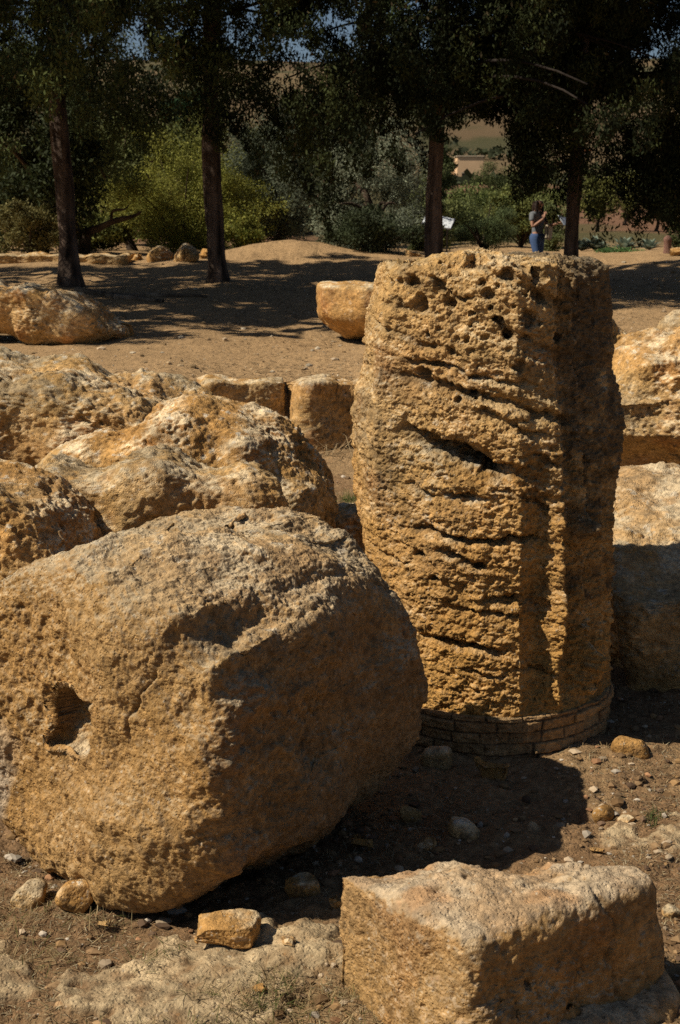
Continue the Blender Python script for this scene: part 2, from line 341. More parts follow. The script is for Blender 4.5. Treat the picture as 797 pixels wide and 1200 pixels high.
# ------------------------------------------------------------------ standing column
def column():
    cx, cy, zb, zt = .645, 6.38, -.47, 1.415
    root = empty('ruined_column', (cx, cy, -.62))
    tag(root, 'tall weathered fluted sandstone column stump standing upright on a ring of thin bricks', 'column')
    facing = math.atan2(-cx, cy)          # phi=0 looks at the camera
    nth, nz_ = 960, 560
    th = np.linspace(-math.pi, math.pi, nth, endpoint=False)
    zz = np.linspace(zb, zt, nz_)
    T, Z = np.meshgrid(th, zz, indexing='xy'); T = T.ravel(); Z = Z.ravel(); phi = T
    P0 = np.stack([np.sin(T), -np.cos(T), Z], -1)
    # vertical profile: (z, radius)
    r = np.interp(Z, [-.47, -.40, -.2, 0.0, .3, .55, .75, .86, .97, 1.2, 1.36, 1.43], [.53, .54, .545, .543, .535, .528, .522, .512, .484, .477, .476, .462])
    wv = samp(FB1, P0 * [.35, .35, .45] + .13)
    # corner at phi=28 deg on the upper part; the flat face looks left
    def chord(ph, n_, d): return d / np.maximum(np.cos(ph - R(n_)), 1e-3)
    top = sst(.15, .75, Z + .10 * wv)
    lim = np.full(len(T), 1e3)
    for n_, d in ((-24, .845), (62, .93), (-75, .97)):
        v = np.where(np.cos(T - R(n_)) > .15, chord(T, n_, d), 1e3); lim = np.minimum(lim, v)
    shp = np.minimum(1.06, lim) ; shp = 1 + (shp - 1) * (.30 + .7 * top)
    # flutes, spacing 18 deg, arrises at 14/32/50...
    fl = np.abs(np.sin((T - R(14)) * 10))
    fm = sst(R(9), R(15), T) * (1 - top * (1 - sst(R(29), R(33), T))) 
    fm = np.maximum(fm, .22 * (1 - top)) * sst(-.45, -.3, Z)
    fm *= .75 + .25 * samp(FB2, P0 * [.6, .6, .8])
    rad = r * shp - .050 * fl * fm
    rad += .050 * np.exp(-((T - R(31.5)) / R(4.8)) ** 2) * (1 - top) * sst(-.4, -.3, Z) * (.7 + .5 * samp(FBR, P0 * [.2, .2, .8]))
    rad += .085 * np.exp(-((T - R(51)) / R(3.5)) ** 2) * sst(-.38, -.30, Z) * (1 - sst(-.12, -.02, Z)) * (.6 + .5 * samp(FBR, P0 * [.2, .2, .7] + .4))
    rad += .09 * np.exp(-((T - R(50)) / R(5)) ** 2 - ((Z - .36 - .25 * (T - R(50))) / .035) ** 2)
    rad += .02 * wv * (.4 + .6 * sst(-.3, .2, Z))
    # bedding: dips to the right, strongly in the upper part
    xx = np.sin(T) * .58
    slope = np.interp(Z, [-.4, .1, .5, .8, 1.3], [.02, .08, .20, .34, .30])
    S = Z + slope * xx + .012 * samp(FB2, P0 * [.5, .5, .9] + .5)
    Q = np.stack([np.sin(T) * .22, -np.cos(T) * .22, S * 1.15], -1)
    er = sst(-.30, .25, Z)
    led = samp(FBR, Q + .31 + .03 * samp(FB1, P0 * .4)[:, None]); led2 = samp(FBR, Q * [1.8, 1.8, 2.6] + .7)
    front = sst(R(-100), R(-20), T) * (1 - sst(R(45), R(100), T)) * .6 + .4
    rad += (.004 * led * (.15 + .9 * er) + .0025 * np.abs(led2) * -er) * front
    lr = np.random.default_rng(77); lb = np.cumsum(lr.uniform(.018, .075, 70)) - .9; lo_ = lr.uniform(-1, 1, 71)
    S2 = S + .010 * samp(FBR, P0 * [.4, .4, .5] + .2); ki = np.searchsorted(lb, S2); kc = np.clip(ki, 1, 69)
    below = np.clip((S2 - lb[kc - 1]) / .007, 0, 1); lay = lo_[kc - 1] * (1 - below) + lo_[kc] * below
    lay = lay * (.35 + .65 * sst(-.6, .9, samp(FB2, np.stack([P0[:, 0], P0[:, 1], S2 * 3], -1) * .55 + .3)))
    rad += .010 * lay * front * (.25 + .75 * sst(-.1, .6, Z)) + .006 * samp(FB2, P0 * [.45, .45, .8] + .8) + .004 * samp(FBR, P0 * [.5, .5, .7] + .15)
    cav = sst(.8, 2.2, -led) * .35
    # explicit grooves with overhanging upper lips: photo-plane points along the groove, depth, width
    def zpx(y_): return 1.47 - .00351 * (y_ - 290)
    G = [([(455, 425), (520, 440), (590, 458), (645, 478)], .050, .028), ([(478, 492), (520, 512), (560, 528), (600, 534)], .085, .036),
         ([(500, 505), (560, 520)], .05, .06),
         ([(440, 372), (470, 382), (505, 396)], .035, .015), ([(470, 408), (540, 424), (600, 440)], .03, .014),
         ([(455, 350), (480, 356)], .03, .014), ([(520, 335), (548, 346)], .03, .016), ([(600, 330), (650, 352)], .03, .02),
         ([(585, 375), (640, 400)], .028, .02), ([(560, 470), (640, 500)], .03, .02), ([(490, 605), (560, 616), (610, 612)], .04, .018),
         ([(515, 632), (550, 640)], .045, .024), ([(560, 690), (600, 684)], .03, .022), ([(505, 735), (540, 742), (575, 745)], .045, .02),
         ([(530, 700), (590, 705)], .022, .012), ([(440, 640), (470, 652)], .02, .014), ([(520, 560), (550, 570)], .04, .024),
         ([(620, 520), (640, 530)], .035, .02), ([(600, 770), (640, 775)], .02, .014), ([(480, 560), (505, 568)], .022, .02),
         ([(425, 505), (440, 520)], .02, .018), ([(540, 770), (580, 778)], .018, .012), ([(585, 560), (640, 580)], .02, .014)]
    xp = 567 + np.sin(T) * rad / .00382; vis = np.cos(T) > 0
    wz = .006 * samp(FBR, P0 * [.9, .9, 1.3] + .2) + .008 * samp(FB1, P0 * [1.2, 1.2, 1.5])
    for pts, dep, wd in G:
        gx = [p[0] for p in pts]; gzv = [zpx(p[1]) for p in pts]
        c0 = np.interp(xp, gx, gzv); d = Z + wz - c0
        e = sst(gx[0] - 22, gx[0] + 14, xp) * (1 - sst(gx[-1] - 14, gx[-1] + 22, xp)) * vis
        prof = np.where(d > 0, np.exp(-(d / (wd * .36)) ** 2), np.exp(-(d / (wd * 1.15)) ** 2))
        rad -= 1.45 * dep * prof * e * (.75 + .35 * samp(FBR, P0 * [.5, .5, .4]))
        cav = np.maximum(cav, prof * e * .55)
    # round holes in the top band
    for px_, py_, rr_, dd in [(492, 352, 8, .06), (546, 307, 7, .06), (560, 308, 6, .05), (522, 302, 6, .03), (482, 328, 9, .05), (446, 342, 5, .04), (581, 382, 7, .07),
                              (573, 368, 5, .04), (510, 330, 7, .04), (525, 348, 6, .04), (600, 305, 8, .04), (588, 320, 10, .05), (620, 322, 8, .05), (548, 452, 6, .04),
                              (500, 428, 6, .05), (565, 340, 7, .04), (455, 330, 4, .03), (622, 345, 8, .05), (610, 365, 9, .04), (530, 402, 5, .03), (640, 385, 7, .04),
                              (465, 350, 7, .03), (598, 420, 8, .03), (493, 640, 6, .035), (510, 668, 5, .03), (555, 645, 6, .04), (535, 460, 5, .03)]:
        d = np.hypot((xp - px_ - 3 * samp(FBR, P0 * [.5, .5, .5] + px_)) * .0030, Z + wz * 1.0 + .25 * (xp - px_) * .0038 - zpx(py_)) / (rr_ * .0034)
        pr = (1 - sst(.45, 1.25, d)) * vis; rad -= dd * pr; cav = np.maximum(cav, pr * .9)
    # crown edge rounding, broken
    ee = Z + .03 * samp(FB1, P0 * .9) ; rad -= .05 * sst(zt - .07, zt + .02, ee + .03 * samp(FB2, P0 * 1.2)) ** 2
    # chunk lost on the upper left
    rad -= .035 * sst(1.22, 1.42, Z + .05 * wv) * sst(R(-35), R(-70), T) * sst(R(-170), R(-120), T)
    V = np.stack([np.sin(T) * rad, -np.cos(T) * rad, Z], -1)
    idx = np.arange(nth * nz_).reshape(nz_, nth); nxt = np.roll(idx, -1, axis=1)
    F = np.stack([idx[:-1], nxt[:-1], nxt[1:], idx[1:]], -1).reshape(-1, 4)
    # top cap: rings shrinking inwards
    rings = 120; last = idx[-1]; base = len(V); VV = [V]; FF = [F]; rl = V[last]; t0 = th
    for i in range(1, rings + 1):
        s = 1 - i / (rings + .5); ring = rl * [s, s, 1]
        q = ring + [3.1, 1.7, 0]
        ring[:, 2] = zt + (.012 * samp(FB1, q / 1.1) + .008 * samp(FBR, q / .7)) * sst(0, .12, 1 - s) + .012 * sst(0, .1, 1 - s)
        ring[:, 2] += .006 * np.exp(-((ring[:, 0] + .10) / .16) ** 2 - ((ring[:, 1] + .05) / .2) ** 2) - .05 * sst(-.15, -.5, ring[:, 0])
        VV.append(ring); cur = base + (i - 1) * nth + np.arange(nth); prev = last if i == 1 else cur - nth
        FF.append(np.stack([prev, np.roll(prev, -1), np.roll(cur, -1), cur], -1))
    V = np.concatenate(VV); F = np.concatenate(FF)
    a = facing; rot = np.array([[math.cos(a), -math.sin(a)], [math.sin(a), math.cos(a)]])
    V[:, :2] = V[:, :2] @ rot.T; V[:, 2] += .62
    # slight lean of the axis as in the picture
    V[:, 0] += -.015 + .03 * (1 - V[:, 2] / 2.1)
    o = mesh_np('shaft', V, F, M_ROCK, parent=root); m = o.data
    cv = np.zeros(len(V)); cv[:len(cav)] = cav
    Vc = V - [0, 0, .62]
    upz = lambda v: sst(.55, 1.3, v[:, 2] - .62)
    N = normals(m); o_ = 3.3; V1 = V
    w1 = samp(WO, V1 * [1, 1, 1.25] / .50 + .3 + .02 * samp(FB1, V1 / .2)[:, None]); mk = (.17 + .83 * upz(V1)) * sst(-.8, .8, samp(FB1, V1 / .8))
    pit = (1 - sst(.14, .42, w1)) * mk
    mk2 = sst(0, .15, V1[:, 2] - .15)
    sm = .45 + .55 * sst(R(-75), R(-30), np.arctan2(V1[:, 0], -V1[:, 1]) + a)
    V1 = V1 + N * (-.028 * pit + .004 * samp(FBR, V1 * [1, 1, 1.8] / .40) * (.25 + .5 * mk2))[:, None]; set_v(m, V1); N = normals(m)
    w2 = samp(WO, V1 / .21 + .1); pit2 = (1 - sst(.12, .42, w2)) * sst(-.9, .8, samp(FB2, V1 / .6 + .3))
    V1 = V1 + N * (-.009 * pit2 * sm + .0026 * sm * samp(FBR, V1 * [1, 1, 1.5] / .16) + .0015 * samp(FBR, V1 / .07))[:, None]; set_v(m, V1); N = normals(m)
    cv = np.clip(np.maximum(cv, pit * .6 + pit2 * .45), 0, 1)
    colr = rock_color(V1, N, cv, 3.7, .7, .5)
    b = samp(FB2, V1 * [1, 1, 1.6] / .8 + .4); a_ = samp(FBR, V1 / .6)
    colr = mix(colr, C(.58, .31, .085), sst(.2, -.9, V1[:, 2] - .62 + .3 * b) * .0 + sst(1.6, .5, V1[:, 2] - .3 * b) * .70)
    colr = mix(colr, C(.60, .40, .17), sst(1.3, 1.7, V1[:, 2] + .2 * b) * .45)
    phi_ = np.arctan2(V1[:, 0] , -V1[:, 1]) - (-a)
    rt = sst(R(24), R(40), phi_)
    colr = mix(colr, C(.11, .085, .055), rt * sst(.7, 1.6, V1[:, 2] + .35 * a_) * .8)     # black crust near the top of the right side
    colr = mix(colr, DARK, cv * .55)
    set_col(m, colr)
    # brick ring under the shaft
    nth, nz_ = 1100, 74; th = np.linspace(-math.pi, math.pi, nth, endpoint=False); zz = np.linspace(-.03, .215, nz_)
    T, Z = np.meshgrid(th, zz, indexing='xy'); T = T.ravel(); Z = Z.ravel()
    ch = .050; P1 = np.stack([np.sin(T), -np.cos(T), Z * 3], -1)
    Zw = Z + .003 * samp(FB1, P1 * .5); row = np.floor(Zw / ch); fz = Zw / ch - row
    per = np.array([.155, .205, .125, .18, .14])[np.clip(row, 0, 4).astype(int)]
    u = T * .53 / per + row * .37 + .06 * np.sin(T * 9 + row); bi = np.floor(u); fu = (u - bi) * per / .05
    e = np.minimum(np.minimum(fz, 1 - fz) * ch, np.minimum(fu, per / .05 - fu) * .05)
    hsh = np.mod(np.sin(bi * 12.9898 + row * 78.233) * 43758.5453, 1.0)
    br = sst(.001, .006, e + .0012 * samp(FBR, P1 * 2.0))
    rad = .532 + .010 * br + .014 * (hsh - .5) * br - .02 * (hsh > .93) * br + .004 * samp(FBR, P1 * 1.1) + .012 * samp(FB1, P1 * .3)
    V = np.stack([np.sin(T) * rad, -np.cos(T) * rad, Z], -1)
    idx = np.arange(nth * nz_).reshape(nz_, nth); nxt = np.roll(idx, -1, axis=1)
    F = np.stack([idx[:-1], nxt[:-1], nxt[1:], idx[1:]], -1).reshape(-1, 4)
    capo = len(V); V = np.concatenate([V, V[idx[-1]] * [.7, .7, 1]])
    cp = capo + np.arange(nth); F = np.concatenate([F, np.stack([idx[-1], nxt[-1], np.roll(cp, -1), cp], -1)])
    V[:, 0] += .022
    cb = mix(np.broadcast_to(C(.40, .23, .10), (len(hsh), 3)), C(.50, .32, .15), hsh); cb = mix(C(.16, .10, .055) + 0 * cb, cb, br)
    cb = np.concatenate([cb, cb[:nth]])
    mesh_np('brick_ring', V, F, M_ROCK, parent=root, color=cb)
column()

# ------------------------------------------------------------------ big fallen drum in front
def drum_front():
    a = np.array([.60, .80, .02]); a /= np.linalg.norm(a); yaw = math.degrees(math.atan2(a[1], a[0]))
    L, Rr = 1.26, .635
    face = np.array(at(84, 846, 4.64)); c = face + a * L / 2 + np.array([0, 0, -.045])
    ax = np.array([math.cos(R(yaw)), math.sin(R(yaw)), 0]); side = np.array([ax[1], -ax[0], 0])
    def post(V):
        # square lifting socket cut in the flat end
        u = V @ side; v = V[:, 2]; d = V @ ax
        on = sst(-.36, -.50, d)
        ur = u + .02; vr = v - .02
        du = sst(.102, .092, np.abs(ur - .02 * vr / .1 + .012 * np.sin(vr * 40))); dv = sst(.094, .084, np.abs(vr + .01 * np.sin(ur * 35))) 
        lip = sst(.20, .07, np.hypot(ur + .05, vr - .07)) * .02
        inn = du * dv; ramp = np.clip(.75 + 4.0 * (vr), .15, 1)
        V = V + ax * (on * (inn * .17 * ramp + lip))[:, None]
        # worn flutes on the shoulder, strongest near the flat end
        tq = np.degrees(np.arctan2(u, v)); pd = np.stack([u, v], -1); pd = pd / (np.linalg.norm(pd, axis=1)[:, None] + 1e-6)
        rad_ = np.hypot(u, v); w_ = sst(.36, .52, rad_) * sst(42, 48, tq) * (1 - sst(112, 122, tq)) * sst(.55, -.35, d + .15 * samp(FB1, V / .8))
        tw = tq + 2.5 * samp(FB2, V / .6); f_ = np.where(tw < 60, np.sin(np.clip((tw - 42) / 18, 0, 1) * math.pi) * .040, .030 * sst(60, 72, tw) + .010 * np.abs(np.sin((tw - 60) / 20 * math.pi))) * w_
        top_ = sst(.36, .52, rad_) * sst(-70, -50, tq) * (1 - sst(30, 46, tq))
        f_ = f_ + np.abs(np.sin((tq - 46) / 18 * math.pi)) * .008 * top_
        V = V - (side[None] * pd[:, :1] + np.array([0, 0, 1.])[None] * pd[:, 1:]) * f_[:, None]
        return V
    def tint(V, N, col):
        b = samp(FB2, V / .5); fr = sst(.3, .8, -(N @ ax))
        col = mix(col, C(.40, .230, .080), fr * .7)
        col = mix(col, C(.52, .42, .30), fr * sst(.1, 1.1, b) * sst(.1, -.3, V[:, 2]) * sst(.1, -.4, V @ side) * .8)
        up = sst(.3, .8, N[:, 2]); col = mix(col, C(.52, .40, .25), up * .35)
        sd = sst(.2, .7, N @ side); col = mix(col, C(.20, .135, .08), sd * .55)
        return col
    cuts = [((.80, -.25, .55), .87), ((-.72, 0, .70), .80)]
    rock('fallen_drum', 'huge fallen column drum in the foreground with a square socket cut in its end', 'column drum', c,
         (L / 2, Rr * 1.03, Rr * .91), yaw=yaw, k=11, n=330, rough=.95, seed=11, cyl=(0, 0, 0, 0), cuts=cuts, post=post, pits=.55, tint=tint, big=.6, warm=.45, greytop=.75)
drum_front()

# ------------------------------------------------------------------ block at the lower right
def block_front():
    zt = -.20; c = np.array([.40, 3.93, -.42])
    A, B_, D_ = np.array([-.03, 4.03]), np.array([.335, 3.57]), np.array([.87, 3.92])
    def pl(p, q):
        t = q - p; n = np.array([t[1], -t[0]]); n /= np.linalg.norm(n)
        if n @ (c[:2] - p) > 0: n = -n
        return (n[0], n[1], 0), float(n @ (p - c[:2]))
    n1, d1 = pl(A, B_); n2, d2 = pl(B_, D_)
    cuts = [(n1, d1), (n2, d2), ((.05, 1, .06), .15), ((-.35, .9, 0), .26), ((0, 0, 1), .20), ((1, .3, 0), .47)]
    nn2 = np.array(n2)
    def post(V):
        led = sst(-.11, -.15, V[:, 2] + .02 * np.sin(V[:, 0] * 21)) * sst(.02, .18, V[:, 0]) 
        V = V + nn2 * (led * .075)[:, None]
        nb = np.exp(-((V[:, 0] - .12) / .11) ** 2) * sst(-.02, .14, V[:, 1]) * sst(0, .1, V[:, 2])
        V[:, 2] -= .035 * nb
        V[:, 2] -= .03 * sst(0, .3, V[:, 0]) * sst(0, .1, V[:, 2]) * 0
        return V
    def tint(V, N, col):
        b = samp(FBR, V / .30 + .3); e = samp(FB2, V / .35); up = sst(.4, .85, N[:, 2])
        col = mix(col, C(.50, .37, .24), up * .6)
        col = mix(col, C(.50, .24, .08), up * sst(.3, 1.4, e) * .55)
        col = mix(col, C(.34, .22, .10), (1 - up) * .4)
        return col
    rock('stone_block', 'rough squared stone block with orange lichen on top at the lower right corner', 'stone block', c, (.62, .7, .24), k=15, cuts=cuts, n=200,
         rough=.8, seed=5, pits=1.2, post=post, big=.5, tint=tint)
block_front()

# ------------------------------------------------------------------ the other boulders
rock('boulder', 'rounded ochre boulder cut by the left edge, wedged behind the big socketed drum', 'boulder', (-1.66, 7.15, -.10), (.62, .46, .50), yaw=-12, k=6, n=130, seed=21,
     cuts=[((.7, -.1, .7), .47)], rough=1.1)
rock('boulder', 'low smooth boulder between the big socketed drum and the tall ridged boulder', 'boulder', (-.86, 7.85, -.10), (.80, .40, .44), yaw=3, k=6, n=130, seed=22,
     cuts=[((.8, 0, .6), .58)], rough=1.3, big=.6)
rock('fallen_drum', 'humped fallen drum with dark vertical cracks, right of the long pitted boulder', 'column drum', (-.98, 9.05, -.12), (.86, .52, .58), yaw=-5, k=4, n=170, seed=23,
     cuts=[((.75, -.1, .65), .63), ((-.6, 0, .8), .68)], rough=1.25, pits=1.2)
rock('boulder', 'long pitted grey boulder at the left, rearmost of the stacked boulders', 'boulder', (-2.05, 10.4, -.10), (1.62, .66, .62), yaw=-8, k=6, n=200, seed=24,
     cuts=[((.42, 0, .9), .78)], rough=1.4, big=.6, pits=1.5, greytop=.8)
rock('boulder', 'small dark boulder in the gap beside the left foot of the standing column', 'boulder', (-.03, 9.4, -.42), (.26, .24, .26), yaw=30, k=4, n=50, seed=25, rough=1.0)
rock('boulder', 'flat-topped leaning boulder on the far dirt ground at the left edge', 'boulder', (-3.72, 18.7, .32), (1.15, .55, .31), yaw=-4, pitch=9, k=9, n=120, seed=26,
     cuts=[((.55, -.2, .8), .62), ((.35, -.3, -.9), .46), ((-.2, -.5, -.8), .44), ((.40, -.1, .92), .43)], rough=1.2, big=.5)
rock('boulder', 'undercut flat boulder half hidden behind the left shoulder of the standing column', 'boulder', (.66, 18.4, .37), (.90, .6, .33), yaw=4, k=22, n=110, seed=27,
     cuts=[((-.62, -.1, -.75), .60), ((-.3, -.5, -.8), .46), ((-.6, -.8, .1), .74)], rough=.6, big=.3, pits=1.2)
rock('squared_block', 'shaded squared block half sunk in the bank, left of its neighbour in the row', 'stone block', (-.93, 14.22, -.24), (.42, .3, .29), yaw=14, k=12, n=70, seed=28, rough=.8,
     group=None)
rock('squared_block', 'squared block with sunlit left end in the bank beside the standing column', 'stone block', (-.10, 14.22, -.28), (.42, .32, .32), yaw=24, k=16, n=90, seed=29, rough=.7)
def undercut(V):
    t = sst(-.02, -.30, V[:, 2]); V = V.copy(); V[:, 1] += .34 * t * sst(.1, -.4, V[:, 1]); return V
rock('fallen_drum', 'broad undercut fallen drum at the right edge behind the standing column', 'column drum', (2.95, 11.3, .02), (1.12, .60, .68), k=5, n=190, seed=31, post=undercut,
     cuts=[((-.5, 0, .85), .92)], rough=1.3, pits=.9, cyl=(0, 14, .05, 0), yaw=-3, big=.8)
rock('boulder', 'pointed boulder peeping over the undercut drum beside the standing column', 'boulder', (2.23, 12.9, .25), (.36, .4, .72), k=3.2, n=70, seed=32, rough=1.2,
     cuts=[((.7, 0, .7), .46)])
rock('boulder', 'sunlit boulder at the far right edge behind the undercut drum', 'boulder', (3.22, 12.9, .22), (.60, .4, .66), k=3.4, n=80, seed=33, rough=1.2)
rock('long_block', 'large flat-topped block in the column shadow at the right edge', 'stone block', (2.40, 7.66, -.27), (1.08, .98, .41), k=16, n=230, seed=34, yaw=-2, rough=1.1, big=.6, pits=1.0,
     cuts=[((-.1, -.3, .95), .50)], tint=lambda V, N, col: mix(col, C(.52, .40, .25), sst(.3, .8, N[:, 2]) * .35))

# ------------------------------------------------------------------ loose stones one can count
def surf_z(names, x, y):
    best = gz(x, y)
    for o in names:
        if not hasattr(o, '_bv'):
            pass
        bv = BV.setdefault(o.name, BVHTree.FromObject(o, bpy.context.evaluated_depsgraph_get()))
        hit = bv.ray_cast(Vector((x, y, 5)) - o.location, Vector((0, 0, -1)))
        if hit[0] is not None: best = max(best, hit[0].z + o.location.z)
    return best
BV = {}
bpy.context.view_layer.update()
def ground_hit(px, py):
    """walk along the sight line to the ground"""
    lo, hi = 2.5, 60.0
    Yv = np.linspace(lo, hi, 3000); P = np.array([at(px, py, v) for v in Yv]); g = ground_z(P[:, 0], P[:, 1], False)
    k = np.argmax(P[:, 2] < g); return P[k, 0], P[k, 1]
def stone(px, py, wpx, asp, label, seed, k=4, name='stone', hgt=.6, cat='stone', yaw=None, sink=.25, warm=.5, group=None, dep=.7, xy=None, rough=None, cuts=()):
    x_, y_ = ground_hit(px, py) if xy is None else xy
    wm = wpx / FPX * y_ * 1.03; hw = wm / 2
    half = (hw, hw * dep, hw * hgt); r_ = np.random.default_rng(seed)
    if k < 9:
        cuts = list(cuts)
        for _ in range(9):
            d_ = r_.normal(0, 1, 3); d_ /= np.linalg.norm(d_); cuts.append((tuple(d_), float(np.linalg.norm(d_ * half) * r_.uniform(.58, .92))))
        k = 16
    zz = gz(x_, y_)
    return rock(name, label, cat, (x_, y_ + hw * dep * .6, zz + half[2] * (1 - sink) - (.12 * half[2] if k == 16 else 0)), half, yaw=(seed * 37) % 50 - 25 if yaw is None else yaw,
                k=k, n=46 if wpx > 25 else 26, seed=seed, rough=min(1, wm * 2.2) if rough is None else rough, pits=.6, warm=warm, group=group, cuts=cuts)
stone(262, 1116, 80, 0, 'small flat-topped squared stone lying in front of the big socketed drum', 41, k=14, hgt=.36, dep=.55, yaw=-8, rough=.5, sink=.1, cuts=[((.75, -.1, .6), .098), ((-.5, -.3, .8), .066), ((.3, -.9, .3), .062), ((-.85, .2, -.4), .10)])
stone(338, 1122, 25, 0, 'little round stone just right of the small flat-topped squared stone', 42, hgt=.8)
stone(86, 1076, 40, 0, 'pointed sunlit stone under the lower edge of the big socketed drum', 43, k=3, hgt=.95)
stone(33, 1068, 44, 0, 'flat sunlit stone nearest the lower left corner beneath the drum', 44, k=3.5, hgt=.55)
stone(120, 1092, 24, 0, 'small brown stone right of the pointed stone under the drum', 45, hgt=.7)
stone(575, 918, 54, 0, 'large shaded stone lying in front of the brick ring of the column', 46, k=3.5, hgt=.5)
stone(512, 900, 34, 0, 'upright shaded stone leaning beside the big drum near the brick ring', 47, k=3, hgt=.6, dep=.6)
stone(479, 962, 32, 0, 'grey rounded stone in the shadow right of the big drum', 48, hgt=.75)
stone(430, 1000, 44, 0, 'flat shaded stone between the big drum and the lichen-topped block', 49, hgt=.5)
stone(545, 985, 40, 0, 'low shaded stone in the middle of the dark drum shadow', 50, hgt=.4)
stone(352, 1052, 40, 0, 'shaded stone under the right flank of the big drum', 51, hgt=.45)
stone(395, 1080, 40, 0, 'shaded stone beside the left end of the lichen-topped block', 52, hgt=.5)
stone(500, 1002, 34, 0, 'small shaded stone just behind the lichen-topped block', 53, hgt=.5)
stone(708, 961, 22, 0, 'small yellow stone on the sunlit soil right of the drum shadow', 54, hgt=.7)
stone(738, 966, 28, 0, 'pale low stone at the edge of the bedrock patch on the right', 55, hgt=.4)
stone(700, 1002, 22, 0, 'dark small stone on the pale bedrock patch on the right', 56, hgt=.4)
stone(740, 885, 40, 0, 'flat stone in the column shadow near the right edge', 57, hgt=.35)
stone(786, 1075, 22, 0, 'small dark stone on the soil at the right edge beside the lichen-topped block', 58, hgt=.6)
stone(305, 1170, 26, 0, 'low brown stone on the dry grass at the bottom centre', 59, hgt=.5)
stone(147, 394, 28, 0, 'small stone lying right of the flat-topped boulder on the far dirt', 60, hgt=.7, rough=.5)
b2 = [o for o in bpy.data.objects if o.get('label', '').startswith('low smooth boulder')]
xs_, ys_ = at(243, 552, 8.22)[0], 8.22
zt_ = surf_z(b2, xs_, ys_)
rock('flat_stone', 'flat yellow stone resting on top of the low smooth boulder', 'stone', (xs_, ys_, zt_ + .03), (.115, .07, .035), yaw=-10, k=7, n=30, seed=61, rough=.25, pits=.4)
for i, (px_, py_, wd, h_) in enumerate([(160, 305, 26, .5), (189, 306, 32, .55), (217, 307, 28, .8), (241, 304, 24, .6), (483, 300, 20, .5)]):
    stone(px_, py_, wd, 0, ['leftmost low stone in the row under the far bushes', 'wide low stone second in the row under the far bushes',
          'tallest upright stone in the row under the far bushes', 'stone just left of the second tree trunk in the far row', 'small stone left of the sign on the far dirt'][i], 70 + i, hgt=h_, rough=.9,
          group='stones in a row below the far bushes' if i < 4 else None)
x_, y_ = at(60, 297, 29.5)[0], 29.5
rock('stone_ledge', 'long low stone ledge behind the reddish trunk at the far left', 'stone ledge', (x_, y_, gz(x_, y_) + .0), (1.5, .45, .15), yaw=3, k=9, n=70, seed=77, rough=1.0, big=.6)
stone(793, 300, 16, 0, 'white stone by the short stump at the far right edge', 76, hgt=.8, rough=.4)

# ------------------------------------------------------------------ pebbles, straw and litter on the near soil (uncountable)
def ico(sub=1):
    import bmesh
    bm = bmesh.new(); bmesh.ops.create_icosphere(bm, subdivisions=sub, radius=1)
    V = np.array([v.co[:] for v in bm.verts]); F = np.array([[v.index for v in f.verts] for f in bm.faces]); bm.free(); return V, F
def scatter_xy(n, ymin=3.5, ymax=14, spread=.30):
    y_ = ymin * (ymax / ymin) ** (rng.random(n) ** 1.1); x_ = (rng.random(n) * 2 - 1) * y_ * spread + .1; return x_, y_
def pebbles(name, n, smin, smax, colr, ymin=3.5, ymax=13.9):
    iv, f = ico(1); x_, y_ = scatter_xy(n, ymin, ymax)
    s = smin * (smax / smin) ** (rng.random(n) ** 4.2)
    cl = samp(FB1, np.stack([x_, y_, 0 * x_], -1) / 1.5 + .9); keep = (cl + rng.normal(0, .8, n)) > -.4; keep &= pale_mask(x_, y_) < .25 + .5 * rng.random(n) ** 2
    x_, y_, s = x_[keep], y_[keep], s[keep]; n = len(x_)
    z_ = ground_z(x_, y_)
    jit = 1 + rng.normal(0, .18, (n, len(iv), 3)); sc = np.stack([s * rng.uniform(.7, 1.4, n), s * rng.uniform(.7, 1.4, n), s * rng.uniform(.4, .8, n)], -1)
    a = rng.random(n) * 6.28; V = iv[None] * jit * sc[:, None, :]
    vx = V[..., 0] * np.cos(a)[:, None] - V[..., 1] * np.sin(a)[:, None]; vy = V[..., 0] * np.sin(a)[:, None] + V[..., 1] * np.cos(a)[:, None]
    V = np.stack([vx + x_[:, None], vy + y_[:, None], V[..., 2] + (z_ + s * .2)[:, None]], -1)
    F = f[None] + (np.arange(n) * len(iv))[:, None, None]
    pal = np.array(colr); c = pal[rng.integers(0, len(pal), n)] * rng.uniform(.6, 1.25, (n, 1)); c = np.repeat(c, len(iv), axis=0)
    o = mesh_np(name, V.reshape(-1, 3), F.reshape(-1, 3), M_PEB, color=c, smooth=False)
    return o
tag(pebbles('gravel', 65000, .0015, .024, [(.38, .24, .12), (.30, .18, .08), (.45, .34, .22), (.16, .10, .06), (.34, .18, .09), (.20, .13, .07), (.26, .16, .08), (.22, .13, .06), (.50, .42, .32)]),
    'loose gravel and crumbs of stone on the brown soil', 'gravel', kind='stuff')
tag(pebbles('far_gravel', 6000, .008, .05, [(.38, .27, .15), (.45, .34, .22), (.30, .20, .10), (.5, .42, .3)], 14.6, 30),
    'scattered gravel on the trodden dirt beyond the stone bank', 'gravel', kind='stuff')
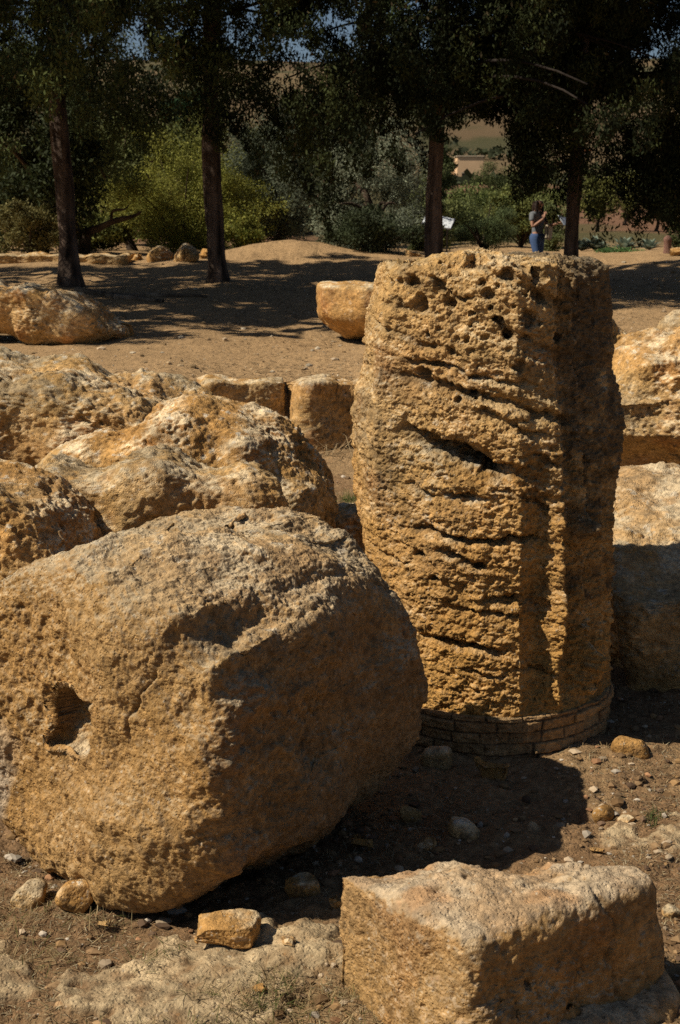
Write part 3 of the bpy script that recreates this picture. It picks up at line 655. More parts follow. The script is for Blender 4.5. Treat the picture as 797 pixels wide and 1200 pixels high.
def blades(name, x_, y_, ln, wd, colr, up=.35, z_=None, curl=.3):
    n = len(x_); z_ = ground_z(x_, y_) if z_ is None else z_
    a = rng.random(n) * 6.28; el = np.abs(rng.normal(0, up, n)); L = ln * rng.uniform(.4, 1.5, n)
    d = np.stack([np.cos(a) * np.cos(el), np.sin(a) * np.cos(el), np.sin(el)], -1); sd = np.stack([-np.sin(a), np.cos(a), 0 * a], -1) * (wd * rng.uniform(.6, 1.4, n))[:, None]
    b = np.stack([x_, y_, z_ + .002], -1); m_ = b + d * (L * .55)[:, None] + [0, 0, .0]; t = b + d * L[:, None]; t[:, 2] -= curl * L * .4; t[:, 2] = np.maximum(t[:, 2], z_ + .003)
    V = np.stack([b - sd, b + sd, m_ + sd * .8, m_ - sd * .8, t + sd * .15, t - sd * .15], 1)
    F = np.array([[0, 1, 2, 3], [3, 2, 4, 5]])[None] + (np.arange(n) * 6)[:, None, None]
    pal = np.array(colr); c = pal[rng.integers(0, len(pal), n)] * rng.uniform(.6, 1.2, (n, 1)); c = np.repeat(c, 6, axis=0)
    return mesh_np(name, V.reshape(-1, 3), F.reshape(-1, 4), M_STRAW, color=c, smooth=False)
n = 70000; x_, y_ = scatter_xy(n, 3.45, 13.5)
cl = samp(FB2, np.stack([x_, y_, 0 * x_], -1) / 1.1 + .3); k_ = (cl + rng.normal(0, .5, n) > .35) & (pale_mask(x_, y_) < .5); x_, y_ = x_[k_], y_[k_]
tag(blades('dry_grass', x_, y_, .028, .0012, [(.42, .32, .17), (.30, .20, .10), (.20, .13, .07), (.50, .42, .26)]), 'fine dry straw and leaf litter on the soil', 'dry grass', kind='stuff')
n = 16000; x_, y_ = scatter_xy(n, 14.2, 31.0, .32); cl = samp(FB2, np.stack([x_, y_, 0 * x_], -1) / 5. + .6); k_ = (cl + rng.normal(0, .6, n) > .1); x_, y_ = x_[k_], y_[k_]
tag(blades('leaf_litter', x_, y_, .07, .006, [(.16, .10, .05), (.24, .16, .08), (.10, .065, .035), (.40, .30, .17)], up=.2), 'dry twigs and leaf litter on the trodden dirt beneath the conifers', 'leaf litter', kind='stuff')
def tufts(spots, per, ln, colr, name, up=.9):
    X_, Y_ = [], []
    for (sx, sy, r_) in spots:
        X_.append(rng.normal(sx, r_, per)); Y_.append(rng.normal(sy, r_, per))
    return blades(name, np.concatenate(X_), np.concatenate(Y_), ln, .0012, colr, up=up)
sp = [(rng.normal(-.12, .16), rng.normal(3.93, .07), .035) for _ in range(16)] + [(rng.normal(-.95, .2), rng.normal(4.35, .1), .05) for _ in range(9)] + \
     [(rng.normal(-.3, .3), 3.75 + rng.normal(0, .05), .05) for _ in range(12)]
tag(tufts(sp, 70, .05, [(.45, .33, .17), (.30, .20, .10), (.12, .13, .04), (.36, .28, .14)], 'dry_grass_tufts', .6), 'dry grass tufts around the pale bedrock at the bottom left', 'dry grass', kind='stuff')
gx, gy = ground_hit(408, 585); g2 = ground_hit(765, 963)
tag(tufts([(gx, gy, .05)] * 3, 60, .09, [(.06, .12, .02), (.08, .14, .03)], 'weed'), 'small green weed growing between the dark boulder and the column', 'weed')
tag(tufts([(g2[0], g2[1], .02)], 110, .03, [(.08, .11, .03), (.12, .13, .05)], 'weed'), 'sparse green weed on the soil beside the pale bedrock patch', 'weed')
g3 = ground_hit(385, 528)
tag(blades('dry_stalks', rng.normal(g3[0] - .05, .18, 70), rng.normal(g3[1] - .25, .08, 70), .45, .003, [(.34, .22, .11), (.45, .33, .18)], up=.35, curl=.6), 'bent dry stalks in front of the squared block in the bank', 'dry stalks')

# ------------------------------------------------------------------ tubes: trunks, limbs
def tube(path, rad, seg=14, noise=.0, seed=0, flare=0):
    path = np.array(path, float); rad = np.array(rad, float)
    n = len(path); t = np.gradient(path, axis=0); t /= np.linalg.norm(t, axis=1)[:, None] + 1e-9
    ref = np.array([0.31, 0.95, .05]); u = np.cross(t, ref); u /= np.linalg.norm(u, axis=1)[:, None]; v = np.cross(t, u)
    a = np.linspace(0, 2 * math.pi, seg, endpoint=False)
    ring = path[:, None] + (u[:, None] * np.cos(a)[None, :, None] + v[:, None] * np.sin(a)[None, :, None]) * rad[:, None, None]
    V = ring.reshape(-1, 3)
    if noise:
        c = np.repeat(path, seg, axis=0); d = V - c; nn = samp(FB1, V * [1, 1, .25] / .7 + seed * .31) * .6 + samp(FBR, V * [1, 1, .2] / .5 + seed * .31) * .4
        V = c + d * (1 + noise * nn)[:, None]
    idx = np.arange(n * seg).reshape(n, seg); nx_ = np.roll(idx, -1, axis=1)
    F = np.stack([idx[:-1], nx_[:-1], nx_[1:], idx[1:]], -1).reshape(-1, 4)
    return V, F
def join(parts):
    V, F, o = [], [], 0
    for v, f in parts: V.append(v); F.append(f + o); o += len(v)
    return np.concatenate(V), np.concatenate(F)
def bark_col(V, base):
    n_ = samp(FBR, V * [1, 1, .2] / .5); n2_ = samp(FB1, V * [1, 1, .3] / 1.4)
    return np.array(base)[None] * (1 + .35 * n_ + .15 * n2_)[:, None]

def leaf_mesh(name, Cn, size, asp, colr, mat, parent, down=.0, outward=None):
    """one rhombic leaf or spray per centre"""
    n = len(Cn); d = rng.normal(0, 1, (n, 3)); d[:, 2] -= down
    if outward is not None: d += outward
    d /= np.linalg.norm(d, axis=1)[:, None]; s = np.cross(d, rng.normal(0, 1, (n, 3))); s /= np.linalg.norm(s, axis=1)[:, None] + 1e-9
    L = (size * rng.uniform(.6, 1.4, n))[:, None]; W = L * asp
    V = np.stack([Cn - d * L * .5, Cn + s * W * .5 - d * L * .1, Cn + d * L * .5, Cn - s * W * .5 + d * L * .1], 1)
    F = np.arange(n * 4).reshape(n, 4); c = np.repeat(colr, 4, axis=0)
    return mesh_np(name, V.reshape(-1, 3), F, mat, parent=parent, color=c, smooth=False)

# ------------------------------------------------------------------ cypress-like trees with drooping sprays
def cypress(x, y, diam, label, seed, cr=4.0, ncl=620, zlow=2.9, low_side=(0, 0, 0), tone=1.0, lean=0.0, ztop=12.0, name='cypress_tree'):
    r = np.random.default_rng(seed); zb = gz(x, y) - .05
    root = empty(name, (x, y, zb)); tag(root, label, 'tree', 'row of dark conifers behind the ruins')
    zz = np.linspace(0, ztop * .85, 40)
    path = np.stack([lean * zz + .05 * np.sin(zz * .9 + seed), .04 * np.cos(zz * .8 + seed), zz], -1)
    rad = diam / 2 * (1 - .055 * zz) * (1 + .55 * np.exp(-zz / .16)) ; rad = np.maximum(rad, .03)
    V, F = tube(path, rad, 28, .13, seed)
    mesh_np('trunk', V, F, M_BARK, parent=root, color=bark_col(V, (.13, .092, .068)))
    limbs, CC, OO, NM, SZ = [], [], [], [], []
    nl = 64
    for i in range(nl):
        h = zlow + (ztop - 1 - zlow) * (i / nl) ** 1.25; az = r.random() * 6.283; Lm = cr * (1 - .50 * ((h - zlow) / (ztop - zlow))) * r.uniform(.6, 1.1) * (1 - (.72 if math.sin(az) > 0 else .42) * math.sin(az))
        dirx, diry = math.cos(az), math.sin(az)
        t = np.linspace(0, 1, 9); rise = r.uniform(.1, .45)
        p0 = np.array([lean * h, 0, h])
        lp = p0 + np.stack([dirx * Lm * t, diry * Lm * t, Lm * (rise * t - .52 * t ** 2.2) * .7], -1)
        lp[:, 0] += .12 * np.sin(t * 5 + i) * t; lp[:, 1] += .12 * np.cos(t * 4 + i) * t
        limbs.append(tube(lp[:7], .030 * (1 - t[:7]) + .004, 6))
        m = int(ncl / nl * (1.35 if h < 6.5 else .8)); nodes = []; m = int(m * r.choice([.4, 1.0, 1.5]))
        for q_ in range(5):
            tt = .25 + .75 * (q_ + r.uniform(.2, .8)) / 5; k = tt * 8; k0 = int(min(7, k)); pc = lp[k0] * (1 - (k - k0)) + lp[min(8, k0 + 1)] * (k - k0)
            nodes.append((pc + r.normal(0, .25 + .25 * tt, 3) * [1, 1, .5], tt))
        for j in range(m):
            pc, tt = nodes[r.integers(0, 5)]; pc = pc + r.normal(0, .20, 3) * [1.1, 1.1, .7]
            NM.append(pc); CC.append((r.uniform(.2, .5) + .1 * tt, r.uniform(.09, .18))); OO.append((dirx, diry))
    for ex in low_side:                       # extra hanging curtains: (dx, dy, z, amount)
        if not isinstance(ex, tuple): continue
        dx, dy, hz, am, sp_ = ex
        for j in range(am):
            NM.append(np.array([dx, dy, hz - zb]) + r.normal(0, 1, 3) * [sp_, sp_, .35]); CC.append((r.uniform(.35, .9), r.uniform(.12, .24))); OO.append((0, 0))
    NM = np.array(NM); CC = np.array(CC); OO = np.array(OO)
    wx, wz_ = NM[:, 0] + x, NM[:, 2] - CC[:, 0] + zb          # opening between the two right-hand trees
    kp = ~((wx > 1.45) & (wx < 2.65) & (wz_ < 2.75) & (y < 26)); NM, CC, OO = NM[kp], CC[kp], OO[kp]
    nper = np.where(NM[:, 2] < 5.8, 260, 36); rep = np.repeat(np.arange(len(NM)), nper); nL = len(rep)
    t = r.random(nL); hang = CC[rep, 0]; rad_ = CC[rep, 1] * (1 - .65 * t)
    off = r.normal(0, 1, (nL, 3)) * rad_[:, None] * [1, 1, .5]; off[:, 2] -= t * hang
    P_ = NM[rep] + off + np.stack([OO[rep, 0], OO[rep, 1], 0 * t], -1) * (.25 * (1 - t))[:, None]
    sz = np.where(NM[rep, 2] < 5.8, .068, .30)
    cb = np.array([.026, .035, .013]) * tone; cl = np.array([.085, .10, .030]) * tone; cu = r.random(len(NM))[rep] ** 1.5
    colr = cb[None] * (1 - cu)[:, None] + cl[None] * cu[:, None]; colr *= r.uniform(.6, 1.35, (nL, 1))
    colr[r.random(nL) < .03] = np.array([.10, .075, .035]) * tone
    leaf_mesh('crown', P_, sz, .40, colr, M_CYP, root, down=1.3)
    # bare twigs poking out
    for i in range(0):
        k = r.integers(0, len(NM)); p = NM[k].copy(); d = r.normal(0, 1, 3) * [1, 1, .7]; d /= np.linalg.norm(d); t = np.linspace(0, 1, 6)
        if p[2] > 6: continue
        lp = p + d * (t * r.uniform(.3, .6))[:, None]; lp[:, 2] += .15 * np.sin(t * 4); limbs.append(tube(lp, .009 * (1 - .8 * t) + .003, 5))
    V, F = join(limbs); mesh_np('limb', V, F, M_BARK, parent=root, color=bark_col(V, (.026, .020, .016)))
    return root
TX = lambda px, Y: at(px, 300, Y)[0]
cypress(-8.4, 21.6, .4, 'dark conifer standing furthest left, its boughs hanging into the top left corner', 101, cr=4.2, tone=1.4, ncl=900, zlow=2.6)
cypress(-8.0, 26.2, .35, 'dark conifer beyond the left edge, behind the one hanging into the top left corner', 107, ncl=560, cr=4.3, tone=1.3, zlow=3.2)
cypress(TX(78, 25), 25.0, .32, 'conifer with thick reddish trunk, left of the other trunks', 102, ncl=600, cr=4.0, lean=-.004, tone=1.6, zlow=4.1,
        low_side=((0, -.5, 4.2, 22, .4), (1.3, -2.0, 3.3, 12, .35), (-1.8, -1.5, 3.6, 18, .6)))
cypress(TX(252, 25), 25.2, .32, 'conifer with slim grey trunk, second trunk from the left', 103, ncl=560, cr=3.7, zlow=4.1, tone=1.5,
        low_side=((0, -.5, 4.0, 26, .4), (1.8, -1.5, 3.1, 26, .45), (-1.0, -2.2, 3.3, 8, .25)))
cypress(TX(512, 23.6), 23.6, .27, 'dark conifer rising beside the white information sign', 104, ncl=820, cr=3.6, tone=.55, zlow=3.2,
        low_side=((.1, -.5, 3.5, 30, .5), (-.6, -1, 4.0, 20, .5), (1.6, -.5, 3.1, 16, .5), (-1.3, -1, 3.4, 10, .4)))
cypress(TX(672, 24.4), 24.4, .25, 'dark conifer behind the right shoulder of the column, by the walking person', 105, ncl=950, cr=3.8, tone=.42, zlow=3.0,
        low_side=((1.1, -1, 2.35, 34, .38), (-.6, -1, 2.9, 26, .4), (1.8, -1, 2.7, 30, .6), (-.3, -1, 3.2, 24, .9)))
cypress(7.6, 26.5, .3, 'dark conifer furthest right, its boughs hanging in at the right edge', 106, ncl=950, cr=4.1, tone=.38, zlow=2.6,
        low_side=((-1.6, -1, 2.6, 24, .7),))

# ------------------------------------------------------------------ broadleaf bushes and trees beyond
def bush(px, py, Y, wpx, hpx, label, seed, cols, name='bush', cat='bush', group='bushes and trees beyond the conifers', leaf=.07, n=9000, trunk=0.0, nb=16, asp=.45, gap=1.0, mat=None, upw=0.0, branches=None, full=False):
    n = int(n * 1.7); nb = int(nb * 2.4); r = np.random.default_rng(seed); c = np.array(at(px, py, Y)); sc = Y * 1.02 / FPX; rx, rz = wpx * sc / 2, hpx * sc / 2; ry = rx * .8
    zb = gz(c[0], c[1]) - .05
    root = empty(name, (c[0], c[1], zb)); tag(root, label, cat, group)
    cz = c[2] - zb
    if not full and not trunk:                 # a bush reaches the ground
        lo = .0; hi = cz + rz; cz, rz = (lo + hi) / 2, (hi - lo) / 2
    B = []
    for i in range(nb):
        d = r.normal(0, 1, 3); d /= np.linalg.norm(d); q = r.uniform(.3, .95); s = r.uniform(.14, .34)
        B.append((d * q * [rx, ry, rz] + [0, 0, cz], s))
    bi = r.integers(0, nb, n); cen = np.array([b[0] for b in B])[bi]; ss = np.array([b[1] for b in B])[bi]
    d = r.normal(0, 1, (n, 3)); d /= np.linalg.norm(d, axis=1)[:, None]; q = r.uniform(.55, 1.05, n) + .1 * samp(FBR, d * .4 + seed)
    P_ = cen + d * (q * ss)[:, None] * [rx, ry, max(rz, rx * .5)] + r.normal(0, leaf * .6, (n, 3))
    hole = samp(FB1, (P_ + c) / (2.6 * max(rx, .5)) + seed * .77); keep = (hole > -1.1 * gap) & (P_[:, 2] > -.02); P_ = P_[keep]; n = len(P_); bi = bi[keep]
    ca, cb_ = np.array(cols[0]), np.array(cols[1]); u = np.clip(r.random(n) * .7 + .5 * r.random(nb)[bi] - .1, 0, 1)
    ca = ca * 1.35; cb_ = cb_ * 1.25; colr = ca[None] * (1 - u)[:, None] + cb_[None] * u[:, None]; colr *= r.uniform(.7, 1.3, (n, 1))
    leaf_mesh('foliage' if not trunk else 'crown', P_, np.full(n, leaf), asp, colr, mat or M_LEAF, root, down=-upw)
    tubes = []
    if trunk:
        t = np.linspace(0, 1, 12); p = np.stack([.12 * np.sin(t * 3 + seed) * cz, .05 * t, t * cz], -1)
        tubes.append(tube(p, trunk * (1 - .6 * t) * (1 + .4 * np.exp(-t * 14)), 12, .1, seed)); st = p[5]
    else: st = np.array([0, 0, .05])
    for b in B[:10]:
        t = np.linspace(0, 1, 7); e = b[0] * .95; p = st + (e - st) * t[:, None]; p[:, 2] += .12 * rz * np.sin(t * 3.1); tubes.append(tube(p, (trunk or .05) * .45 * (1 - .85 * t) + .006, 6))
    if branches:
        for pts, r0 in branches:
            p = np.array([np.array(at(a_, b_, Y + dy_)) - [c[0], c[1], zb] for a_, b_, dy_ in pts]); t = np.linspace(0, 1, 16)
            ti = np.linspace(0, 1, len(p)); pp = np.stack([np.interp(t, ti, p[:, k]) for k in range(3)], -1); pp += .03 * np.stack([np.sin(t * 9), 0 * t, np.cos(t * 11)], -1)
            tubes.append(tube(pp, r0 * (1 - .75 * t), 10, .12, seed))
    V, F = join(tubes); mesh_np('trunk' if trunk else 'stem', V, F, M_BARK, parent=root, color=bark_col(V, (.09, .065, .045)))
    return root
DG, MG, YG, OL, OLL, PG = (.03, .04, .014), (.07, .085, .025), (.30, .28, .055), (.13, .15, .10), (.26, .28, .19), (.10, .12, .05)
bush(40, 165, 31.5, 190, 200, 'dark carob tree with a twisted limb, behind the reddish conifer trunk', 201, (DG, (.04, .05, .018)), name='carob_tree', cat='tree', leaf=.10, n=30000, trunk=.16, nb=30,
     branches=[([(98, 300, 0), (100, 270, 0), (120, 268, -.2), (145, 255, -.3), (165, 248, -.3)], .11), ([(125, 266, -.2), (133, 250, -.3), (150, 240, -.3)], .05), ([(96, 300, 0), (88, 262, .2), (84, 230, .3)], .14)])
bush(34, 258, 31, 100, 62, 'dry yellowish bush low at the left edge', 202, ((.10, .09, .03), (.22, .19, .07)), leaf=.06, n=9000)
bush(212, 228, 33.5, 230, 140, 'broad yellow-green bush between the two left trunks', 203, ((.11, .125, .022), YG), leaf=.065, n=44000, nb=40, asp=.28, gap=.75)
bush(150, 175, 36, 150, 110, 'dull green bushy tree above the broad yellow-green bush', 204, ((.06, .07, .022), (.13, .14, .045)), leaf=.09, n=16000, nb=20, trunk=.1, name='bushy_tree', cat='tree')
bush(248, 190, 36, 110, 190, 'yellow-green bush reaching up behind the second trunk', 205, ((.09, .10, .02), (.20, .20, .05)), leaf=.08, n=16000, nb=18, asp=.3)
bush(285, 285, 31.8, 55, 60, 'small bright green bush right of the second trunk', 206, ((.05, .07, .01), YG), leaf=.06, n=5000)
bush(325, 205, 34.5, 120, 190, 'grey-green olive tree behind the dirt mound', 207, (OL, (.11, .125, .08)), name='olive_tree', cat='tree', leaf=.075, n=20000, nb=24, trunk=.12, asp=.28)
bush(432, 222, 32.0, 150, 165, 'large silvery olive tree left of the sign', 208, (OL, OLL), name='olive_tree', cat='tree', leaf=.065, n=34000, nb=34, trunk=.14, asp=.28, full=True)
bush(440, 272, 31.4, 140, 70, 'dark low bush under the silvery olive tree', 209, (DG, (.05, .06, .03)), leaf=.06, n=9000)
bush(225, 135, 58, 70, 60, 'bushy pine top showing in the gap between the left trunks', 210, ((.02, .045, .018), (.04, .075, .03)), leaf=.14, n=6000, trunk=.16, name='pine_tree', cat='tree')
bush(110, 140, 48, 240, 240, 'tall dark thicket behind the carob tree', 211, (DG, (.05, .055, .025)), leaf=.14, n=14000, nb=24, name='thicket', cat='thicket')
bush(350, 210, 50, 180, 140, 'shadowy tall thicket behind the olive trees', 212, (DG, (.045, .055, .025)), leaf=.14, n=12000, nb=20, name='thicket', cat='thicket')
bush(567, 264, 33, 84, 60, 'feathery grey-green bush between the sign and the walking person', 213, ((.06, .085, .03), (.14, .17, .075)), leaf=.07, n=11000, nb=18, asp=.16, upw=.8)
bush(612, 240, 38, 100, 54, 'yellow-green shrub behind the walking person', 214, ((.09, .11, .03), (.18, .19, .06)), leaf=.08, n=10000)
bush(650, 262, 35, 50, 66, 'light green shrub right beside the walking person', 215, ((.08, .10, .035), (.18, .20, .08)), leaf=.06, n=5000)
bush(560, 238, 48, 110, 36, 'bright shrub below the pale house', 216, ((.07, .09, .025), (.15, .17, .05)), leaf=.1, n=7000)
bush(482, 235, 40, 60, 120, 'grey shrub behind the slim trunk beside the sign', 217, (OL, OLL), leaf=.08, n=6000)
bush(706, 232, 52, 70, 60, 'round yellow-green orchard tree seen under the hanging boughs', 218, ((.08, .09, .02), (.19, .18, .05)), name='orchard_tree', cat='tree', leaf=.10, n=5000, trunk=.07, group='small orchard trees in the reddish field')
bush(736, 228, 60, 54, 54, 'second orchard tree from the right, partly behind hanging boughs', 219, ((.07, .08, .02), (.16, .15, .045)), name='orchard_tree', cat='tree', leaf=.11, n=4000, trunk=.07, group='small orchard trees in the reddish field')
bush(769, 242, 52, 44, 34, 'small round orchard tree with a bare trunk on the reddish field', 220, ((.08, .09, .02), (.17, .15, .05)), name='orchard_tree', cat='tree', leaf=.09, n=4000, trunk=.07, group='small orchard trees in the reddish field', full=True)
bush(810, 240, 60, 50, 50, 'orchard tree cut by the right edge', 221, ((.08, .09, .02), (.17, .15, .05)), name='orchard_tree', cat='tree', leaf=.10, n=4000, trunk=.07, group='small orchard trees in the reddish field')
bush(802, 282, 31.5, 52, 50, 'dense dark green shrub at the far right edge', 222, ((.03, .04, .012), (.07, .08, .025)), leaf=.05, n=8000)
bush(640, 222, 70, 70, 34, 'far green shrub beyond the person', 223, ((.05, .065, .02), (.12, .12, .04)), leaf=.14, n=4000)
bush(720, 205, 95, 160, 40, 'far hedge at the top of the reddish field', 224, ((.05, .06, .02), (.10, .10, .04)), name='hedge', cat='hedge', leaf=.2, n=5000)
bush(722, 305, 33.2, 66, 18, 'low green ground plant below the agaves', 225, ((.05, .10, .03), (.09, .16, .05)), leaf=.05, n=3000, name='low_shrub', cat='shrub')
bush(520, 186, 120, 26, 26, 'far dark shrub on the slope by the pale house', 226, (DG, MG), leaf=.25, n=2500)
bush(300, 250, 44, 120, 90, 'dim green shrub between the two olive trees', 227, ((.03, .04, .015), (.07, .08, .03)), leaf=.1, n=7000)
bush(-20, 230, 36, 130, 190, 'green tree cut by the left edge behind the dry bush', 228, (DG, MG), leaf=.1, n=10000, trunk=.12, name='bushy_tree', cat='tree')

for i_, (px_, py_, Y_, w_, h_, ca_, cb2, lb_) in enumerate([
    (105, 275, 35, 120, 60, (.06, .075, .018), (.16, .16, .04), 'olive-green undergrowth between the carob tree and the broad yellow-green bush'),
    (150, 225, 39, 130, 130, (.09, .10, .025), (.22, .22, .06), 'tall yellow-green shrub seen over the twisted carob limb'),
    (225, 272, 37, 150, 70, (.06, .08, .02), (.18, .19, .04), 'leafy green undergrowth behind the second trunk'),
    (390, 180, 38, 110, 150, (.07, .085, .05), (.16, .18, .11), 'grey-green tall shrub between the two olive trees and the sign'),
    (500, 262, 36, 60, 70, (.08, .10, .035), (.18, .20, .08), 'light green shrub directly behind the sign'),
    (20, 200, 45, 110, 130, (.06, .07, .02), (.14, .14, .05), 'mid green shrub above the dry bush at the left edge'),
    (598, 206, 75, 90, 40, (.05, .065, .02), (.12, .13, .045), 'dark green far shrub right of the pale house'),
    (512, 205, 75, 44, 44, (.05, .065, .02), (.12, .13, .045), 'dark green far shrub left of the pale house'),
    (556, 232, 60, 90, 26, (.06, .08, .02), (.15, .16, .05), 'low green hedge of shrubs below the pale house'),
    (540, 262, 44, 90, 50, (.08, .10, .03), (.20, .21, .07), 'bright low shrub behind the feathery bush')]):
    bush(px_, py_, Y_, w_, h_, lb_, 240 + i_, (ca_, cb2), leaf=.085, n=10000, nb=16)
# scrub dotted over the far hill: uncountable
n = 60000; yy = rng.uniform(150, 560, n); xx = (rng.random(n) - .5) * yy * .8
k_ = samp(FBR, np.stack([xx, yy, 0 * xx], -1) / 160. + .3) + .3 * samp(FB1, np.stack([xx, yy, 0 * xx], -1) / 60.) > 1.2
xx, yy = xx[k_], yy[k_]; P_ = np.stack([xx, yy, ground_z(xx, yy, False) + rng.uniform(0, 2.2, len(xx))], -1)
tag(leaf_mesh('hill_scrub', P_, np.full(len(P_), 1.6), .7, np.array([[.035, .042, .018]]) * rng.uniform(.6, 1.6, (len(P_), 1)), M_LEAF, None), 'dark scrub dotted over the far brown hillside', 'scrub', kind='stuff')

# ------------------------------------------------------------------ boxes
def box(name, c, s, mat, parent=None, rot=(0, 0, 0), bev=.004):
    import bmesh
    bm = bmesh.new(); bmesh.ops.create_cube(bm, size=1)
    bmesh.ops.scale(bm, vec=s, verts=bm.verts)
    if bev: bmesh.ops.bevel(bm, geom=bm.edges[:], offset=min(bev, min(s) * .3), segments=2, affect='EDGES')
    m = bpy.data.meshes.new(name); bm.to_mesh(m); bm.free(); m.materials.append(mat)
    o = bpy.data.objects.new(name, m); COL.objects.link(o); o.location = c; o.rotation_euler = rot
    if parent: o.parent = parent
    return o

# ------------------------------------------------------------------ pale house on the slope
def house():
    Y = 250; x0, _, zt = at(536, 184, Y); x1 = at(567, 184, Y)[0]; wd = x1 - x0; cx = (x0 + x1) / 2; zb = gz(cx, Y) - .5; h = zt - zb
    wall = mat_plain('ochre_plaster', (.78, .52, .30), var=.08, scale=.6); dk = mat_plain('dark_opening', (.02, .018, .015)); tr = mat_plain('stone_trim', (.5, .4, .28), scale=2)
    g = empty('house', (cx, Y, zb)); tag(g, 'small pale ochre house on the slope beyond the bushes', 'house')
    box('wall', (0, 3, h / 2), (wd, 6, h), wall, g, bev=.05)
    box('roof', (0, 3, h + .12), (wd + .3, 6.3, .25), tr, g, bev=.05)
    x = wd * -.22
    w_ = box('window', (x, -.04, h * .50), (.85, .12, 1.5), dk, g)
    box('frame', (0, -.08, .82), (1.1, .1, .14), tr, w_); box('sill', (0, -.2, -.85), (1.3, .5, .12), tr, w_)
    for k in (-1, 1): box('balcony_rail', (k * .55, -.4, -.45), (.05, .05, .75), dk, w_)
    box('balcony_rail', (0, -.42, -.08), (1.2, .05, .06), dk, w_)
    box('window', (wd * .3, -.04, h * .42), (.5, .1, .8), dk, g)
    box('annexe', (-wd * .5 - 1.6, 4.0, h * .33), (2.6, 4, h * .66), wall, g, bev=.05)
house()
def house2():
    Y = 330; x0, _, zt = at(683, 207, Y); cx = x0; zb = gz(cx, Y) - 1; h = max(2.5, zt - zb)
    g = empty('house', (cx, Y, zb)); tag(g, 'tiny far house with orange roof glimpsed under the right boughs', 'house')
    box('wall', (0, 2, h / 2), (3.4, 4, h), mat_plain('far_plaster', (.5, .36, .25), scale=.5), g); box('roof', (0, 2, h + .3), (3.8, 4.4, .7), mat_plain('terracotta', (.42, .17, .07), scale=2), g, bev=.2)
house2()

# ------------------------------------------------------------------ information sign
def sign():
    Y = 31.6; c = at(514, 259, Y); zb = gz(c[0], Y)
    g = empty('information_sign', (c[0], Y, zb)); tag(g, 'tilted white information panel on thin legs left of the slim dark trunk', 'sign')
    wh = mat_plain('white_panel', (.75, .78, .80), rough=.5, var=.05); mt = mat_plain('grey_metal', (.12, .12, .12), rough=.5)
    p = box('panel', (0, 0, c[2] - zb), (.60, .42, .02), wh, g, rot=(R(28), R(12), R(-12)), bev=.003)
    box('panel_frame', (0, 0, -.018), (.63, .45, .014), mt, p, bev=.003)
    for k in (-1, 1): box('leg', (k * .18, .03, (c[2] - zb) / 2 - .02), (.035, .035, c[2] - zb), mt, g)
sign()

# ------------------------------------------------------------------ agaves
def agave(x, y, s, seed, label):
    r = np.random.default_rng(seed); parts = []; n = 26
    for i in range(n):
        az = i * 2.4 + r.normal(0, .15); el = R(18 + 62 * (i / n)) ; L = s * r.uniform(.8, 1.1) * (1 - .25 * i / n); t = np.linspace(0, 1, 8)
        d = np.array([math.cos(az), math.sin(az), 0]); sd = np.array([-math.sin(az), math.cos(az), 0])
        p = d * (L * math.cos(el) * t)[:, None] + np.array([0, 0, 1]) * (L * math.sin(el) * t - .18 * L * t ** 2.5)[:, None]
        wv = .085 * s * 1.6 * np.sin(np.clip(t * .85 + .15, 0, 1) * math.pi) ** .7 * (1 - t ** 4) + .002
        up = np.array([0, 0, 1]) * .35
        A, B_, Cc = p - sd * wv[:, None] + up * wv[:, None], p, p + sd * wv[:, None] + up * wv[:, None]
        V = np.concatenate([A, B_, Cc]); k = np.arange(7)
        F = np.concatenate([np.stack([k, k + 1, k + 9, k + 8], -1), np.stack([k + 8, k + 9, k + 17, k + 16], -1)]); parts.append((V, F))
    V, F = join(parts); zb = gz(x, y)
    c = np.broadcast_to(C(.20, .25, .19), V.shape) * (1 + .2 * samp(FB1, V * 2 + seed))[:, None]
    o = mesh_np('agave', V, F, M_LEAF, color=c, loc=(x, y, zb)); tag(o, label, 'agave', 'agaves at the edge of the reddish field')
for i, (px_, py_, s_, lb) in enumerate([(690, 282, .5, 'agave directly beside the column top at the field edge'), (704, 284, .55, 'large agave second from the column among the agaves'),
                                        (716, 276, .4, 'small agave at the back of the agave clump'), (732, 293, .55, 'spiky pale agave in front of the others'), (741, 284, .4, 'dark agave right of the spiky pale one'),
                                        (764, 290, .45, 'lone agave furthest right near the short stump')]):
    x_ = at(px_, py_, 34.5)[0]; agave(x_, 34 + (300 - py_) * .08, s_, 300 + i, lb)
x_, y_ = at(782, 296, 31.2)[0], 31.2
stp = empty('stump', (x_, y_, gz(x_, y_))); tag(stp, 'short reddish round-topped stump at the far right edge', 'stump')
t = np.linspace(0, 1, 10); V, F = tube(np.stack([0 * t, 0 * t, t * .36], -1), .085 * np.array([1.1, 1, .95, .9, .85, .85, .95, 1.0, .85, .25]), 16, .1, 4)
mesh_np('post', V, F, M_ROCK, parent=stp, color=np.broadcast_to(C(.22, .12, .09), V.shape))

